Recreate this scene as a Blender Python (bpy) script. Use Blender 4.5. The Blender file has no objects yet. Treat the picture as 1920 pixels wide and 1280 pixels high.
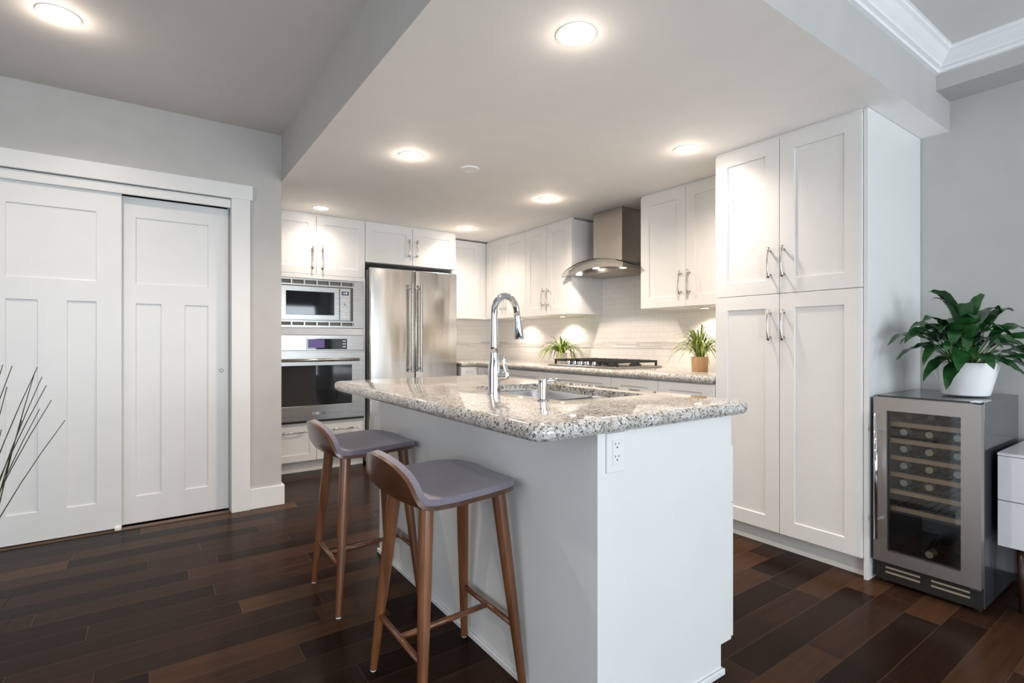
import bpy, bmesh, math, random
from mathutils import Vector, Matrix
C = bpy.context.scene
COL = C.collection
PI = math.pi
random.seed(7)

# ------------------------------------------------------------------ camera, world, daylight, exposure
cam_d = bpy.data.cameras.new('camera')
cam = bpy.data.objects.new('camera', cam_d)
COL.objects.link(cam)
cam_d.sensor_width = 36.0
cam_d.lens = 968.4 / 1920 * 36
cam_d.clip_start = 0.02
cam.location = (0, 0, 1.12)
cam.rotation_euler = (PI / 2, 0, math.radians(54.975 - 90))
C.camera = cam

world = bpy.data.worlds.new('sky')
C.world = world
world.use_nodes = True
bg = world.node_tree.nodes['Background']
bg.inputs[0].default_value = (0.80, 0.90, 1.0, 1)
bg.inputs[1].default_value = 1.2

C.view_settings.view_transform = 'Standard'
C.view_settings.look = 'None'
C.view_settings.gamma = 1
C.view_settings.exposure = 0.40
C.view_settings.use_curve_mapping = False
C.cycles.diffuse_bounces = 6
C.cycles.max_bounces = 14
C.cycles.caustics_reflective = False
C.cycles.caustics_refractive = False
C.cycles.sample_clamp_indirect = 6.0


def area(name, loc, direction, sx, sy, power, color):
    d = bpy.data.lights.new(name, 'AREA')
    d.shape = 'RECTANGLE'
    d.size, d.size_y = sx, sy
    d.energy = power
    d.color = color
    o = bpy.data.objects.new(name, d)
    o.location = loc
    o.rotation_euler = Vector(direction).to_track_quat('-Z', 'Y').to_euler()
    COL.objects.link(o)
    return o


# daylight entering through the two windows of the rear wall and the one of the side wall
DAY = (0.83, 0.93, 1.0)
area('daylight', (2.05, -3.06, 1.14), (0, 1, 0.10), 2.1, 1.55, 62, DAY)
area('daylight', (-0.75, -3.06, 1.14), (0, 1, 0.20), 2.0, 1.55, 72, DAY)
area('daylight', (-2.96, 0.2, 1.35), (1, 0, 0.35), 2.2, 1.7, 15, (0.96, 0.97, 1.0))

WARM = (1.0, 0.84, 0.69)
WHITE = (1.0, 0.88, 0.77)
P_DOWN, P_HALL, P_PUCK, P_HOOD = 78, 44, 6.5, 3.4


# ------------------------------------------------------------------ materials
def nt(name):
    m = bpy.data.materials.new(name)
    m.use_nodes = True
    n = m.node_tree
    return m, n, n.nodes['Principled BSDF']


def N(n, t, **k):
    x = n.nodes.new(t)
    for a, b in k.items():
        setattr(x, a, b)
    return x


def math_n(n, op, a, b=None):
    x = N(n, 'ShaderNodeMath', operation=op)
    for i, v in enumerate((a, b)):
        if v is None:
            continue
        if isinstance(v, (int, float)):
            x.inputs[i].default_value = v
        else:
            n.links.new(v, x.inputs[i])
    return x.outputs[0]


def ramp(n, fac, stops):
    r = N(n, 'ShaderNodeValToRGB')
    e = r.color_ramp.elements
    while len(e) < len(stops):
        e.new(0.5)
    for el, (p, c) in zip(e, stops):
        el.position = p
        el.color = (*c, 1)
    n.links.new(fac, r.inputs[0])
    return r.outputs[0]


def coords(n, scale=(1, 1, 1), kind='Object'):
    t = N(n, 'ShaderNodeTexCoord')
    mp = N(n, 'ShaderNodeMapping')
    mp.inputs['Scale'].default_value = scale
    n.links.new(t.outputs[kind], mp.inputs[0])
    return mp.outputs[0]


def noise(n, vec, scale, detail=3, rough=0.5):
    x = N(n, 'ShaderNodeTexNoise')
    x.inputs['Scale'].default_value = scale
    x.inputs['Detail'].default_value = detail
    x.inputs['Roughness'].default_value = rough
    n.links.new(vec, x.inputs['Vector'])
    return x.outputs['Fac']


def bump(n, b, h, strength, dist=0.01):
    x = N(n, 'ShaderNodeBump')
    x.inputs['Strength'].default_value = strength
    x.inputs['Distance'].default_value = dist
    n.links.new(h, x.inputs['Height'])
    n.links.new(x.outputs[0], b.inputs['Normal'])


def paint(name, col, rough=0.5, vary=0.02, coat=0.0, spec=0.5):
    m, n, b = nt(name)
    f = noise(n, coords(n), 7, 2)
    lo = tuple(c * (1 - vary) for c in col)
    hi = tuple(min(1, c * (1 + vary)) for c in col)
    n.links.new(ramp(n, f, [(0.35, lo), (0.65, hi)]), b.inputs['Base Color'])
    b.inputs['Roughness'].default_value = rough
    b.inputs['Coat Weight'].default_value = coat
    b.inputs['Specular IOR Level'].default_value = spec
    return m


def metal(name, col, rough, brush=None, wave=0.0):
    m, n, b = nt(name)
    b.inputs['Base Color'].default_value = (*col, 1)
    b.inputs['Metallic'].default_value = 1
    b.inputs['Roughness'].default_value = rough
    if brush:
        f = noise(n, coords(n, brush), 1.0, 2)
        r = N(n, 'ShaderNodeMapRange')
        r.inputs[3].default_value = rough * 0.8
        r.inputs[4].default_value = rough * 1.25
        n.links.new(f, r.inputs[0])
        n.links.new(r.outputs[0], b.inputs['Roughness'])
    if wave:
        f = noise(n, coords(n, (9, 9, 0.9)), 1.0, 1)
        bump(n, b, f, wave, 0.02)
    return m


def glass(name, col, rough=0.0, ior=1.45):
    m, n, b = nt(name)
    b.inputs['Base Color'].default_value = (*col, 1)
    b.inputs['Roughness'].default_value = rough
    b.inputs['Transmission Weight'].default_value = 1
    b.inputs['IOR'].default_value = ior
    return m


def pane(name, tint):
    # thin pane: mixes clear transparency with a mirror-like surface by angle
    m = bpy.data.materials.new(name)
    m.use_nodes = True
    n = m.node_tree
    n.nodes.clear()
    out = N(n, 'ShaderNodeOutputMaterial')
    tr = N(n, 'ShaderNodeBsdfTransparent')
    tr.inputs[0].default_value = (*tint, 1)
    gl = N(n, 'ShaderNodeBsdfGlossy')
    gl.inputs['Roughness'].default_value = 0.01
    fr = N(n, 'ShaderNodeFresnel')
    fr.inputs[0].default_value = 1.5
    mx = N(n, 'ShaderNodeMixShader')
    f2 = math_n(n, 'MULTIPLY', fr.outputs[0], 1.6)
    n.links.new(f2, mx.inputs[0])
    n.links.new(tr.outputs[0], mx.inputs[1])
    n.links.new(gl.outputs[0], mx.inputs[2])
    n.links.new(mx.outputs[0], out.inputs[0])
    return m


def emit(name, col, s):
    m, n, b = nt(name)
    b.inputs['Base Color'].default_value = (*col, 1)
    b.inputs['Emission Color'].default_value = (*col, 1)
    b.inputs['Emission Strength'].default_value = s
    return m


def wood(name, c0, c1, axis_scale, rough=0.35, coat=0.2):
    m, n, b = nt(name)
    f = noise(n, coords(n, axis_scale), 1.0, 5, 0.6)
    n.links.new(ramp(n, f, [(0.3, c0), (0.7, c1)]), b.inputs['Base Color'])
    b.inputs['Roughness'].default_value = rough
    b.inputs['Coat Weight'].default_value = coat
    b.inputs['Coat Roughness'].default_value = 0.15
    return m


def floor_mat():
    m, n, b = nt('dark_plank_floor')
    W = 0.1202
    t = N(n, 'ShaderNodeTexCoord')
    s = N(n, 'ShaderNodeSeparateXYZ')
    n.links.new(t.outputs['Object'], s.inputs[0])
    yv = math_n(n, 'DIVIDE', math_n(n, 'ADD', s.outputs[1], 9.9996), W)
    row = math_n(n, 'FLOOR', yv)
    wn = N(n, 'ShaderNodeTexWhiteNoise', noise_dimensions='1D')
    n.links.new(row, wn.inputs['W'])
    wl = N(n, 'ShaderNodeTexWhiteNoise', noise_dimensions='1D')
    n.links.new(math_n(n, 'ADD', row, 51.3), wl.inputs['W'])
    ln = math_n(n, 'ADD', math_n(n, 'MULTIPLY', wl.outputs[0], 0.5), 0.62)
    xv = math_n(n, 'ADD', math_n(n, 'DIVIDE', math_n(n, 'ADD', s.outputs[0], 20.0), ln), math_n(n, 'MULTIPLY', wn.outputs[0], 7.0))
    col = math_n(n, 'FLOOR', xv)
    cb = N(n, 'ShaderNodeCombineXYZ')
    n.links.new(row, cb.inputs[0])
    n.links.new(col, cb.inputs[1])
    w2 = N(n, 'ShaderNodeTexWhiteNoise', noise_dimensions='2D')
    n.links.new(cb.outputs[0], w2.inputs['Vector'])
    base = ramp(n, w2.outputs['Value'], [(0.0, (0.011, 0.0050, 0.0036)), (0.45, (0.021, 0.0098, 0.0064)), (0.82, (0.032, 0.0150, 0.0092)), (1.0, (0.062, 0.030, 0.0150))])
    # grain
    cg = N(n, 'ShaderNodeCombineXYZ')
    n.links.new(math_n(n, 'MULTIPLY', s.outputs[0], 2.2), cg.inputs[0])
    n.links.new(math_n(n, 'MULTIPLY', s.outputs[1], 34.0), cg.inputs[1])
    n.links.new(math_n(n, 'MULTIPLY', w2.outputs['Value'], 40.0), cg.inputs[2])
    g = noise(n, cg.outputs[0], 1.4, 4, 0.6)
    gm = N(n, 'ShaderNodeMapRange')
    gm.inputs[3].default_value = 0.55
    gm.inputs[4].default_value = 1.45
    n.links.new(g, gm.inputs[0])
    mx = N(n, 'ShaderNodeMix', data_type='RGBA', blend_type='MULTIPLY')
    mx.inputs[0].default_value = 1
    n.links.new(base, mx.inputs[6])
    n.links.new(gm.outputs[0], mx.inputs[7])
    # seams: light reflected by plank edges painted in as a lighter colour
    fy = math_n(n, 'FRACT', yv)
    fx = math_n(n, 'FRACT', xv)
    ey = math_n(n, 'LESS_THAN', fy, 0.020)
    ex = math_n(n, 'LESS_THAN', fx, 0.0032)
    seam = math_n(n, 'MAXIMUM', ey, ex)
    m2 = N(n, 'ShaderNodeMix', data_type='RGBA')
    n.links.new(math_n(n, 'MULTIPLY', seam, 0.55), m2.inputs[0])
    n.links.new(mx.outputs[2], m2.inputs[6])
    m2.inputs[7].default_value = (0.085, 0.055, 0.038, 1)
    n.links.new(m2.outputs[2], b.inputs['Base Color'])
    rr = N(n, 'ShaderNodeMapRange')
    rr.inputs[3].default_value = 0.16
    rr.inputs[4].default_value = 0.30
    n.links.new(g, rr.inputs[0])
    n.links.new(rr.outputs[0], b.inputs['Roughness'])
    b.inputs['Specular IOR Level'].default_value = 0.05
    bump(n, b, g, 0.06, 0.004)
    return m


def granite_mat():
    m, n, b = nt('speckled_granite')
    v = coords(n)
    big = noise(n, v, 11, 4, 0.65)
    base = ramp(n, big, [(0.30, (0.40, 0.35, 0.295)), (0.46, (0.58, 0.545, 0.50)), (0.58, (0.66, 0.64, 0.61)), (0.72, (0.53, 0.485, 0.43))])

    def layer(prev, vec, scale, lo, hi, amt, col, rough=0.6):
        f = ramp(n, noise(n, vec, scale, 4, rough), [(lo, (0, 0, 0)), (hi, (amt, amt, amt))])
        mx = N(n, 'ShaderNodeMix', data_type='RGBA')
        n.links.new(f, mx.inputs[0])
        n.links.new(prev, mx.inputs[6])
        mx.inputs[7].default_value = (*col, 1)
        return mx.outputs[2]
    c = layer(base, coords(n, (1.1, 1, 1)), 160, 0.50, 0.60, 0.75, (0.27, 0.26, 0.26))
    c = layer(c, coords(n, (1, 1.2, 1)), 76, 0.55, 0.62, 0.85, (0.17, 0.135, 0.11))
    c = layer(c, v, 125, 0.555, 0.60, 1.0, (0.028, 0.027, 0.03), 0.65)
    c = layer(c, coords(n, (1, 1, 1.3)), 105, 0.60, 0.68, 0.9, (0.82, 0.81, 0.80))
    n.links.new(c, b.inputs['Base Color'])
    b.inputs['Roughness'].default_value = 0.06
    b.inputs['Specular IOR Level'].default_value = 0.6
    b.inputs['Coat Weight'].default_value = 0.3
    b.inputs['Coat Roughness'].default_value = 0.03
    return m


def tile_mat():
    m, n, b = nt('white_subway_tile')
    t = N(n, 'ShaderNodeTexCoord')
    s = N(n, 'ShaderNodeSeparateXYZ')
    n.links.new(t.outputs['Object'], s.inputs[0])
    cb = N(n, 'ShaderNodeCombineXYZ')
    n.links.new(math_n(n, 'ADD', s.outputs[0], s.outputs[1]), cb.inputs[0])
    n.links.new(s.outputs[2], cb.inputs[1])
    br = N(n, 'ShaderNodeTexBrick')
    n.links.new(cb.outputs[0], br.inputs['Vector'])
    br.inputs['Color1'].default_value = (0.86, 0.83, 0.79, 1)
    br.inputs['Color2'].default_value = (0.84, 0.81, 0.77, 1)
    br.inputs['Mortar'].default_value = (0.74, 0.70, 0.66, 1)
    br.inputs['Scale'].default_value = 1
    br.inputs['Mortar Size'].default_value = 0.0016
    br.inputs['Brick Width'].default_value = 0.10
    br.inputs['Row Height'].default_value = 0.05
    n.links.new(br.outputs['Color'], b.inputs['Base Color'])
    b.inputs['Roughness'].default_value = 0.22
    inv = math_n(n, 'SUBTRACT', 1.0, br.outputs['Fac'])
    bump(n, b, inv, 0.25, 0.002)
    return m


def accent_mat():
    m, n, b = nt('mosaic_strip')
    t = N(n, 'ShaderNodeTexCoord')
    s = N(n, 'ShaderNodeSeparateXYZ')
    n.links.new(t.outputs['Object'], s.inputs[0])
    cb = N(n, 'ShaderNodeCombineXYZ')
    n.links.new(math_n(n, 'ADD', s.outputs[0], s.outputs[1]), cb.inputs[0])
    n.links.new(s.outputs[2], cb.inputs[1])
    br = N(n, 'ShaderNodeTexBrick', offset=0.37)
    n.links.new(cb.outputs[0], br.inputs['Vector'])
    br.inputs['Color1'].default_value = (0.88, 0.85, 0.81, 1)
    br.inputs['Color2'].default_value = (0.58, 0.57, 0.54, 1)
    br.inputs['Mortar'].default_value = (0.80, 0.76, 0.71, 1)
    br.inputs['Scale'].default_value = 1
    br.inputs['Mortar Size'].default_value = 0.0015
    br.inputs['Brick Width'].default_value = 0.14
    br.inputs['Row Height'].default_value = 0.0155
    n.links.new(br.outputs['Color'], b.inputs['Base Color'])
    b.inputs['Roughness'].default_value = 0.15
    return m


def fabric_mat():
    m, n, b = nt('mauve_grey_weave')
    v = coords(n, (1, 1, 1))
    f = noise(n, v, 420, 2)
    n.links.new(ramp(n, f, [(0.3, (0.138, 0.118, 0.150)), (0.7, (0.220, 0.193, 0.236))]), b.inputs['Base Color'])
    b.inputs['Roughness'].default_value = 0.85
    b.inputs['Sheen Weight'].default_value = 0.35
    bump(n, b, f, 0.25, 0.001)
    return m


def leaf_mat(name, c0, c1, sc=30, rough=0.3):
    m, n, b = nt(name)
    f = noise(n, coords(n), sc, 2)
    n.links.new(ramp(n, f, [(0.3, c0), (0.7, c1)]), b.inputs['Base Color'])
    b.inputs['Roughness'].default_value = rough
    return m


M = {}
M['floor'] = floor_mat()
M['granite'] = granite_mat()
M['tile'] = tile_mat()
M['accent'] = accent_mat()
M['fabric'] = fabric_mat()
M['wall'] = paint('warm_grey_wall_paint', (0.475, 0.465, 0.450), 0.6)
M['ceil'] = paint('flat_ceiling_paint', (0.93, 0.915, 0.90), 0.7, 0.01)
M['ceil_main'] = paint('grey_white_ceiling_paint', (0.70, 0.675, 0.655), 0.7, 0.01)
M['crown'] = paint('white_crown_paint', (0.82, 0.82, 0.83), 0.4, 0.01)
M['trim'] = paint('white_trim_paint', (0.74, 0.74, 0.735), 0.35, 0.01)
M['cab'] = paint('white_cabinet_lacquer', (0.74, 0.735, 0.725), 0.32, 0.01)
M['toe'] = paint('toe_kick_white', (0.70, 0.69, 0.66), 0.4, 0.01)
M['steel'] = metal('brushed_stainless', (0.38, 0.37, 0.36), 0.27, (2, 2, 500))
M['steel_v'] = metal('fridge_stainless', (0.72, 0.69, 0.66), 0.17, (500, 500, 2), wave=0.22)
M['hood_steel'] = metal('hood_stainless', (0.50, 0.46, 0.42), 0.30, (2, 2, 300))
M['cooler_steel'] = metal('cooler_stainless', (0.50, 0.475, 0.46), 0.40)
M['chrome'] = metal('polished_chrome', (0.66, 0.67, 0.69), 0.05)
M['nickel'] = metal('bright_nickel', (0.56, 0.53, 0.49), 0.18)
M['sink'] = metal('satin_sink_steel', (0.70, 0.70, 0.71), 0.22)
M['black'] = paint('matte_black_iron', (0.018, 0.017, 0.016), 0.42)
M['gloss_black'] = paint('black_glass', (0.012, 0.013, 0.016), 0.04, 0.02, 0.6)
M['cooler_black'] = paint('black_cooler_enamel', (0.035, 0.036, 0.040), 0.22, 0.02, 0.4)
M['slot'] = paint('dark_slot', (0.20, 0.185, 0.165), 0.5)
M['dark'] = paint('dark_gap', (0.02, 0.018, 0.016), 0.8)
M['walnut'] = wood('walnut', (0.080, 0.026, 0.010), (0.22, 0.082, 0.032), (22, 22, 2.5), 0.32, 0.3)
M['walnut_b'] = wood('walnut_ply', (0.045, 0.016, 0.008), (0.12, 0.045, 0.019), (16, 3, 16), 0.28, 0.35)
M['beech'] = wood('beech_rail', (0.62, 0.38, 0.20), (0.80, 0.54, 0.32), (20, 3, 20), 0.45, 0.0)
M['strip'] = wood('oak_threshold', (0.06, 0.03, 0.017), (0.15, 0.08, 0.045), (3, 30, 30), 0.4, 0.1)
M['legwood'] = wood('dark_leg_wood', (0.030, 0.013, 0.010), (0.07, 0.03, 0.022), (20, 20, 3), 0.35, 0.1)
M['porcelain'] = paint('white_porcelain', (0.84, 0.84, 0.85), 0.25, 0.01, 0.3)
M['white_gloss'] = paint('white_gloss_laminate', (0.78, 0.78, 0.80), 0.2, 0.01, 0.3)
M['plastic'] = paint('white_plastic', (0.85, 0.85, 0.85), 0.35, 0.005)
M['copper'] = paint('peach_glaze', (0.62, 0.36, 0.19), 0.28, 0.03, 0.3)
M['stripepot'] = paint('pale_grey_glaze', (0.62, 0.56, 0.50), 0.3, 0.05, 0.3)
M['soil'] = paint('dark_soil', (0.03, 0.02, 0.014), 0.95, 0.3)
M['lily'] = leaf_mat('deep_green_leaf', (0.007, 0.038, 0.011), (0.026, 0.105, 0.026), 14, 0.2)
M['stem'] = leaf_mat('leaf_stalk', (0.05, 0.13, 0.02), (0.12, 0.26, 0.05), 30, 0.45)
M['fern'] = leaf_mat('fresh_grass_leaf', (0.10, 0.17, 0.02), (0.34, 0.42, 0.09), 40, 0.45)
M['twig'] = leaf_mat('dry_reed', (0.016, 0.015, 0.007), (0.060, 0.046, 0.022), 30, 0.7)
M['lamp'] = emit('lamp_lens', (1.0, 0.93, 0.84), 14)
M['puck'] = emit('puck_lens', (1.0, 0.90, 0.76), 9)
M['display'] = emit('violet_display', (0.10, 0.07, 0.22), 0.25)
M['digit'] = emit('display_digits', (0.75, 0.70, 1.0), 1.2)
M['hood_glass'] = glass('tinted_glass', (0.80, 0.84, 0.80))
M['pane'] = pane('smoked_pane', (0.94, 0.96, 0.97))
M['bottle'] = glass('bottle_glass', (0.05, 0.09, 0.04), 0.05)
M['bottle'] = paint('dark_bottle_glass', (0.012, 0.020, 0.012), 0.08, 0.1, 0.5)
M['cap_pale'] = paint('pale_foil', (0.62, 0.64, 0.58), 0.4)
M['cap_gold'] = paint('gold_foil', (0.62, 0.52, 0.32), 0.35)
M['cap_dark'] = paint('dark_foil', (0.05, 0.05, 0.055), 0.35)
M['shade'] = paint('grey_window_shade', (0.10, 0.105, 0.12), 0.9)


# ------------------------------------------------------------------ mesh helpers
def new():
    return bmesh.new()


def box(bm, x0, x1, y0, y1, z0, z1, mi=0):
    vs = [bm.verts.new((x, y, z)) for x in (x0, x1) for y in (y0, y1) for z in (z0, z1)]
    for q in ((0, 1, 3, 2), (4, 6, 7, 5), (0, 4, 5, 1), (2, 3, 7, 6), (0, 2, 6, 4), (1, 5, 7, 3)):
        bm.faces.new([vs[i] for i in q]).material_index = mi
    return bm


def frame_of(t):
    t = Vector(t).normalized()
    a = Vector((0, 0, 1)) if abs(t.z) < 0.9 else Vector((1, 0, 0))
    u = t.cross(a).normalized()
    return u, t.cross(u).normalized()


def tube(bm, pts, rs, n=12, flat=1.0, up=None, cap=True):
    pts = [Vector(p) for p in pts]
    if isinstance(rs, (int, float)):
        rs = [rs] * len(pts)
    rings = []
    u0 = None
    for i, p in enumerate(pts):
        t = (pts[min(i + 1, len(pts) - 1)] - pts[max(i - 1, 0)]).normalized()
        if up is not None:
            v = (Vector(up) - t * t.dot(Vector(up))).normalized()
            u = v.cross(t)
        elif u0 is None:
            u, v = frame_of(t)
        else:
            u = (u0 - t * t.dot(u0)).normalized()
            v = t.cross(u)
        u0 = u
        r = rs[i]
        ru, rv = (r, r * flat) if not isinstance(r, tuple) else r
        rings.append([bm.verts.new(p + u * (ru * math.cos(2 * PI * k / n)) + v * (rv * math.sin(2 * PI * k / n))) for k in range(n)])
    for a, b in zip(rings, rings[1:]):
        for k in range(n):
            bm.faces.new((a[k], a[(k + 1) % n], b[(k + 1) % n], b[k]))
    if cap:
        bm.faces.new(rings[0][::-1])
        bm.faces.new(rings[-1])
    return bm


def lathe(bm, prof, c, n=40, closed=False):
    rings = []
    for r, z in prof:
        if r < 1e-5:
            rings.append([bm.verts.new((c[0], c[1], c[2] + z))])
        else:
            rings.append([bm.verts.new((c[0] + r * math.cos(2 * PI * k / n), c[1] + r * math.sin(2 * PI * k / n), c[2] + z)) for k in range(n)])
    for a, b in zip(rings, rings[1:]):
        for k in range(n):
            k2 = (k + 1) % n
            if len(a) == 1 and len(b) > 1:
                bm.faces.new((a[0], b[k2], b[k]))
            elif len(b) == 1 and len(a) > 1:
                bm.faces.new((a[k], a[k2], b[0]))
            elif len(a) > 1:
                bm.faces.new((a[k], a[k2], b[k2], b[k]))
    return bm


def prism(bm, poly, lo, hi, axis='y'):
    # poly in the two remaining axes (order x,z for y; y,z for x; x,y for z)
    def P(a, b, h):
        return {'y': (a, h, b), 'x': (h, a, b), 'z': (a, b, h)}[axis]
    A = [bm.verts.new(P(a, b, lo)) for a, b in poly]
    B = [bm.verts.new(P(a, b, hi)) for a, b in poly]
    n = len(poly)
    for k in range(n):
        bm.faces.new((A[k], A[(k + 1) % n], B[(k + 1) % n], B[k]))
    bm.faces.new(A[::-1])
    bm.faces.new(B)
    return bm


ORG = {}


def obj(name, bm, mat, parent=None, smooth=False, bevel=0.0, seg=2, angle=30, recalc=True, subsurf=0):
    if recalc:
        bmesh.ops.recalc_face_normals(bm, faces=bm.faces)
    org = ORG.get(parent.name, Vector((0, 0, 0))) if parent else Vector((0, 0, 0))
    if org.length:
        bmesh.ops.translate(bm, vec=-org, verts=bm.verts)
    me = bpy.data.meshes.new(name)
    bm.to_mesh(me)
    bm.free()
    for mm in (mat if isinstance(mat, (list, tuple)) else [mat]):
        me.materials.append(mm)
    if smooth:
        for p in me.polygons:
            p.use_smooth = True
    o = bpy.data.objects.new(name, me)
    COL.objects.link(o)
    if parent:
        o.parent = parent
    ORG[o.name] = org
    if bevel:
        b = o.modifiers.new('edge', 'BEVEL')
        b.width = bevel
        b.segments = seg
        b.limit_method = 'ANGLE'
        b.angle_limit = math.radians(angle)
        if smooth or seg > 1:
            b.harden_normals = False
    if subsurf:
        s = o.modifiers.new('round', 'SUBSURF')
        s.levels = s.render_levels = subsurf
    return o


def auto_smooth(o, ang=35):
    for p in o.data.polygons:
        p.use_smooth = True
    o.data.set_sharp_from_angle(angle=math.radians(ang))
    return o


def thing(name, label, cat, loc, group=None):
    o = bpy.data.objects.new(name, None)
    o.empty_display_size = 0.05
    COL.objects.link(o)
    o.location = loc
    ORG[o.name] = Vector(loc)
    return tag(o, label, cat, group)


def tag(o, label, cat, group=None):
    o['label'] = label
    o['category'] = cat
    if group:
        o['group'] = group
    return o


def struct(name, bm, mat, **k):
    o = obj(name, bm, mat, **k)
    o['kind'] = 'structure'
    return o


def copy_tree(root, loc, label, group=None):
    r = root.copy()
    COL.objects.link(r)
    r.location = loc
    r['label'] = label
    if group:
        r['group'] = group
    for ch in root.children:
        c = ch.copy()
        COL.objects.link(c)
        c.parent = r
        for g in ch.children:
            d = g.copy()
            COL.objects.link(d)
            d.parent = c
    return r


def facing(direction, front):
    # (along, out, z) -> world ; out = distance in front of the plane
    if direction == 'x':                    # plane X = front, seen from -X
        return lambda a, d, z: (front - d, a, z)
    return lambda a, d, z: (a, front - d, z)    # plane Y = front, seen from -Y


def panel_bm(a0, a1, z0, z1, F, thick, holes, rec=0.008):
    # a slab with sunk rectangular panels, front at d = 0, back at d = -thick
    bm = new()
    As = sorted({a0, a1, *[v for h in holes for v in h[:2]]})
    Zs = sorted({z0, z1, *[v for h in holes for v in h[2:]]})

    def depth(i, j):
        if i < 0 or j < 0 or i >= len(As) - 1 or j >= len(Zs) - 1:
            return -thick
        ca, cz = (As[i] + As[i + 1]) / 2, (Zs[j] + Zs[j + 1]) / 2
        for h in holes:
            if h[0] < ca < h[1] and h[2] < cz < h[3]:
                return -rec
        return 0.0

    def q(*ps):
        bm.faces.new([bm.verts.new(F(*p)) for p in ps])
    for i in range(len(As) - 1):
        for j in range(len(Zs) - 1):
            d = depth(i, j)
            A, B, Z, Y = As[i], As[i + 1], Zs[j], Zs[j + 1]
            q((A, d, Z), (B, d, Z), (B, d, Y), (A, d, Y))
            q((A, -thick, Z), (A, -thick, Y), (B, -thick, Y), (B, -thick, Z))
            for (di, dj, e0, e1) in ((-1, 0, (A, Z), (A, Y)), (1, 0, (B, Z), (B, Y)), (0, -1, (A, Z), (B, Z)), (0, 1, (A, Y), (B, Y))):
                e = depth(i + di, j + dj)
                if e < d - 1e-6:
                    q((e0[0], d, e0[1]), (e1[0], d, e1[1]), (e1[0], e, e1[1]), (e0[0], e, e0[1]))
    bmesh.ops.remove_doubles(bm, verts=bm.verts, dist=1e-5)
    return bm


RAIL = 0.068


def door(name, a0, a1, z0, z1, direction, front, parent, rail=RAIL, g=0.0015, rail_h=None):
    rh = rail_h or rail
    F = facing(direction, front)
    bm = panel_bm(a0 + g, a1 - g, z0 + g, z1 - g, F, 0.02, [(a0 + rail, a1 - rail, z0 + rh, z1 - rh)])
    return obj(name, bm, M['cab'], parent, bevel=0.0012, seg=1)


def pull(a, z, direction, front, parent, length=0.165, vertical=True):
    F = facing(direction, front)
    bm = new()
    n = 14
    pts, rs = [], []
    for i in range(n + 1):
        s = i / n * 2 - 1
        out = 0.024 + 0.012 * (1 - s * s)
        w = 0.0042 + 0.0042 * abs(s) ** 2.2
        p = (a, out, z + s * length / 2) if vertical else (a + s * length / 2, out, z)
        pts.append(F(*p))
        rs.append((w, 0.0038))
    upv = Vector(F(0, 1, 0)) - Vector(F(0, 0, 0))
    tube(bm, pts, rs, 10, up=upv)
    for s in (-0.78, 0.78):
        if vertical:
            p0, p1 = F(a, -0.001, z + s * length / 2), F(a, 0.027, z + s * length / 2)
        else:
            p0, p1 = F(a + s * length / 2, -0.001, z), F(a + s * length / 2, 0.027, z)
        tube(bm, [p0, p1], [0.0055, 0.0042], 10)
    o = obj('handle', bm, M['nickel'], parent, smooth=True)
    o['label'] = 'bright nickel bow handle'
    return o


# ------------------------------------------------------------------ the setting
XR = 3.431          # long right wall
YC = 3.83           # closet wall
YK = 5.22           # kitchen end wall
ZS = 2.22           # kitchen soffit
ZC = 2.54           # main ceiling
XS = 0.742          # soffit edge / wall end
YS = 0.90
XL, YR = -3.0, -3.1
struct('floor', box(new(), XL - 0.1, XR + 0.1, YR - 0.1, YK + 0.1, -0.1, 0), M['floor'])
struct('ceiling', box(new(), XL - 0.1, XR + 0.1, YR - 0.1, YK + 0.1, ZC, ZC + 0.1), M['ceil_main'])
bm = box(new(), XS, XR, YS, YK, ZS, ZC + 0.02)
for f in bm.faces:
    if abs(f.calc_center_median().z - ZS) > 1e-3:
        f.material_index = 1
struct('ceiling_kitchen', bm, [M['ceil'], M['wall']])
struct('beam_bulkhead', box(new(), 3.225, XR, YR, YS, 2.375, ZC + 0.02), M['wall'])
struct('wall_right', box(new(), XR, XR + 0.12, YR - 0.1, YK + 0.1, -0.05, ZC + 0.05), M['wall'])
struct('wall_kitchen', box(new(), XS - 0.15, XR, YK, YK + 0.12, -0.05, ZC + 0.05), M['wall'])
# wall with the closet opening
bm = new()
OX0, OX1, OZ = -0.755, 0.432, 2.055
box(bm, XL, OX0, YC, YC + 0.13, -0.05, ZC + 0.05)
box(bm, OX1, XS, YC, YC + 0.13, -0.05, ZC + 0.05)
box(bm, OX0, OX1, YC, YC + 0.13, OZ, ZC + 0.05)
box(bm, XS - 0.13, XS, YC + 0.13, YK, -0.05, ZC + 0.05)
struct('wall_closet', bm, M['wall'])
bm = new()
box(bm, OX0 - 0.05, OX1 + 0.05, YC + 0.6, YC + 0.65, 0, ZC)
struct('wall_closet_back', bm, M['dark'])
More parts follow.
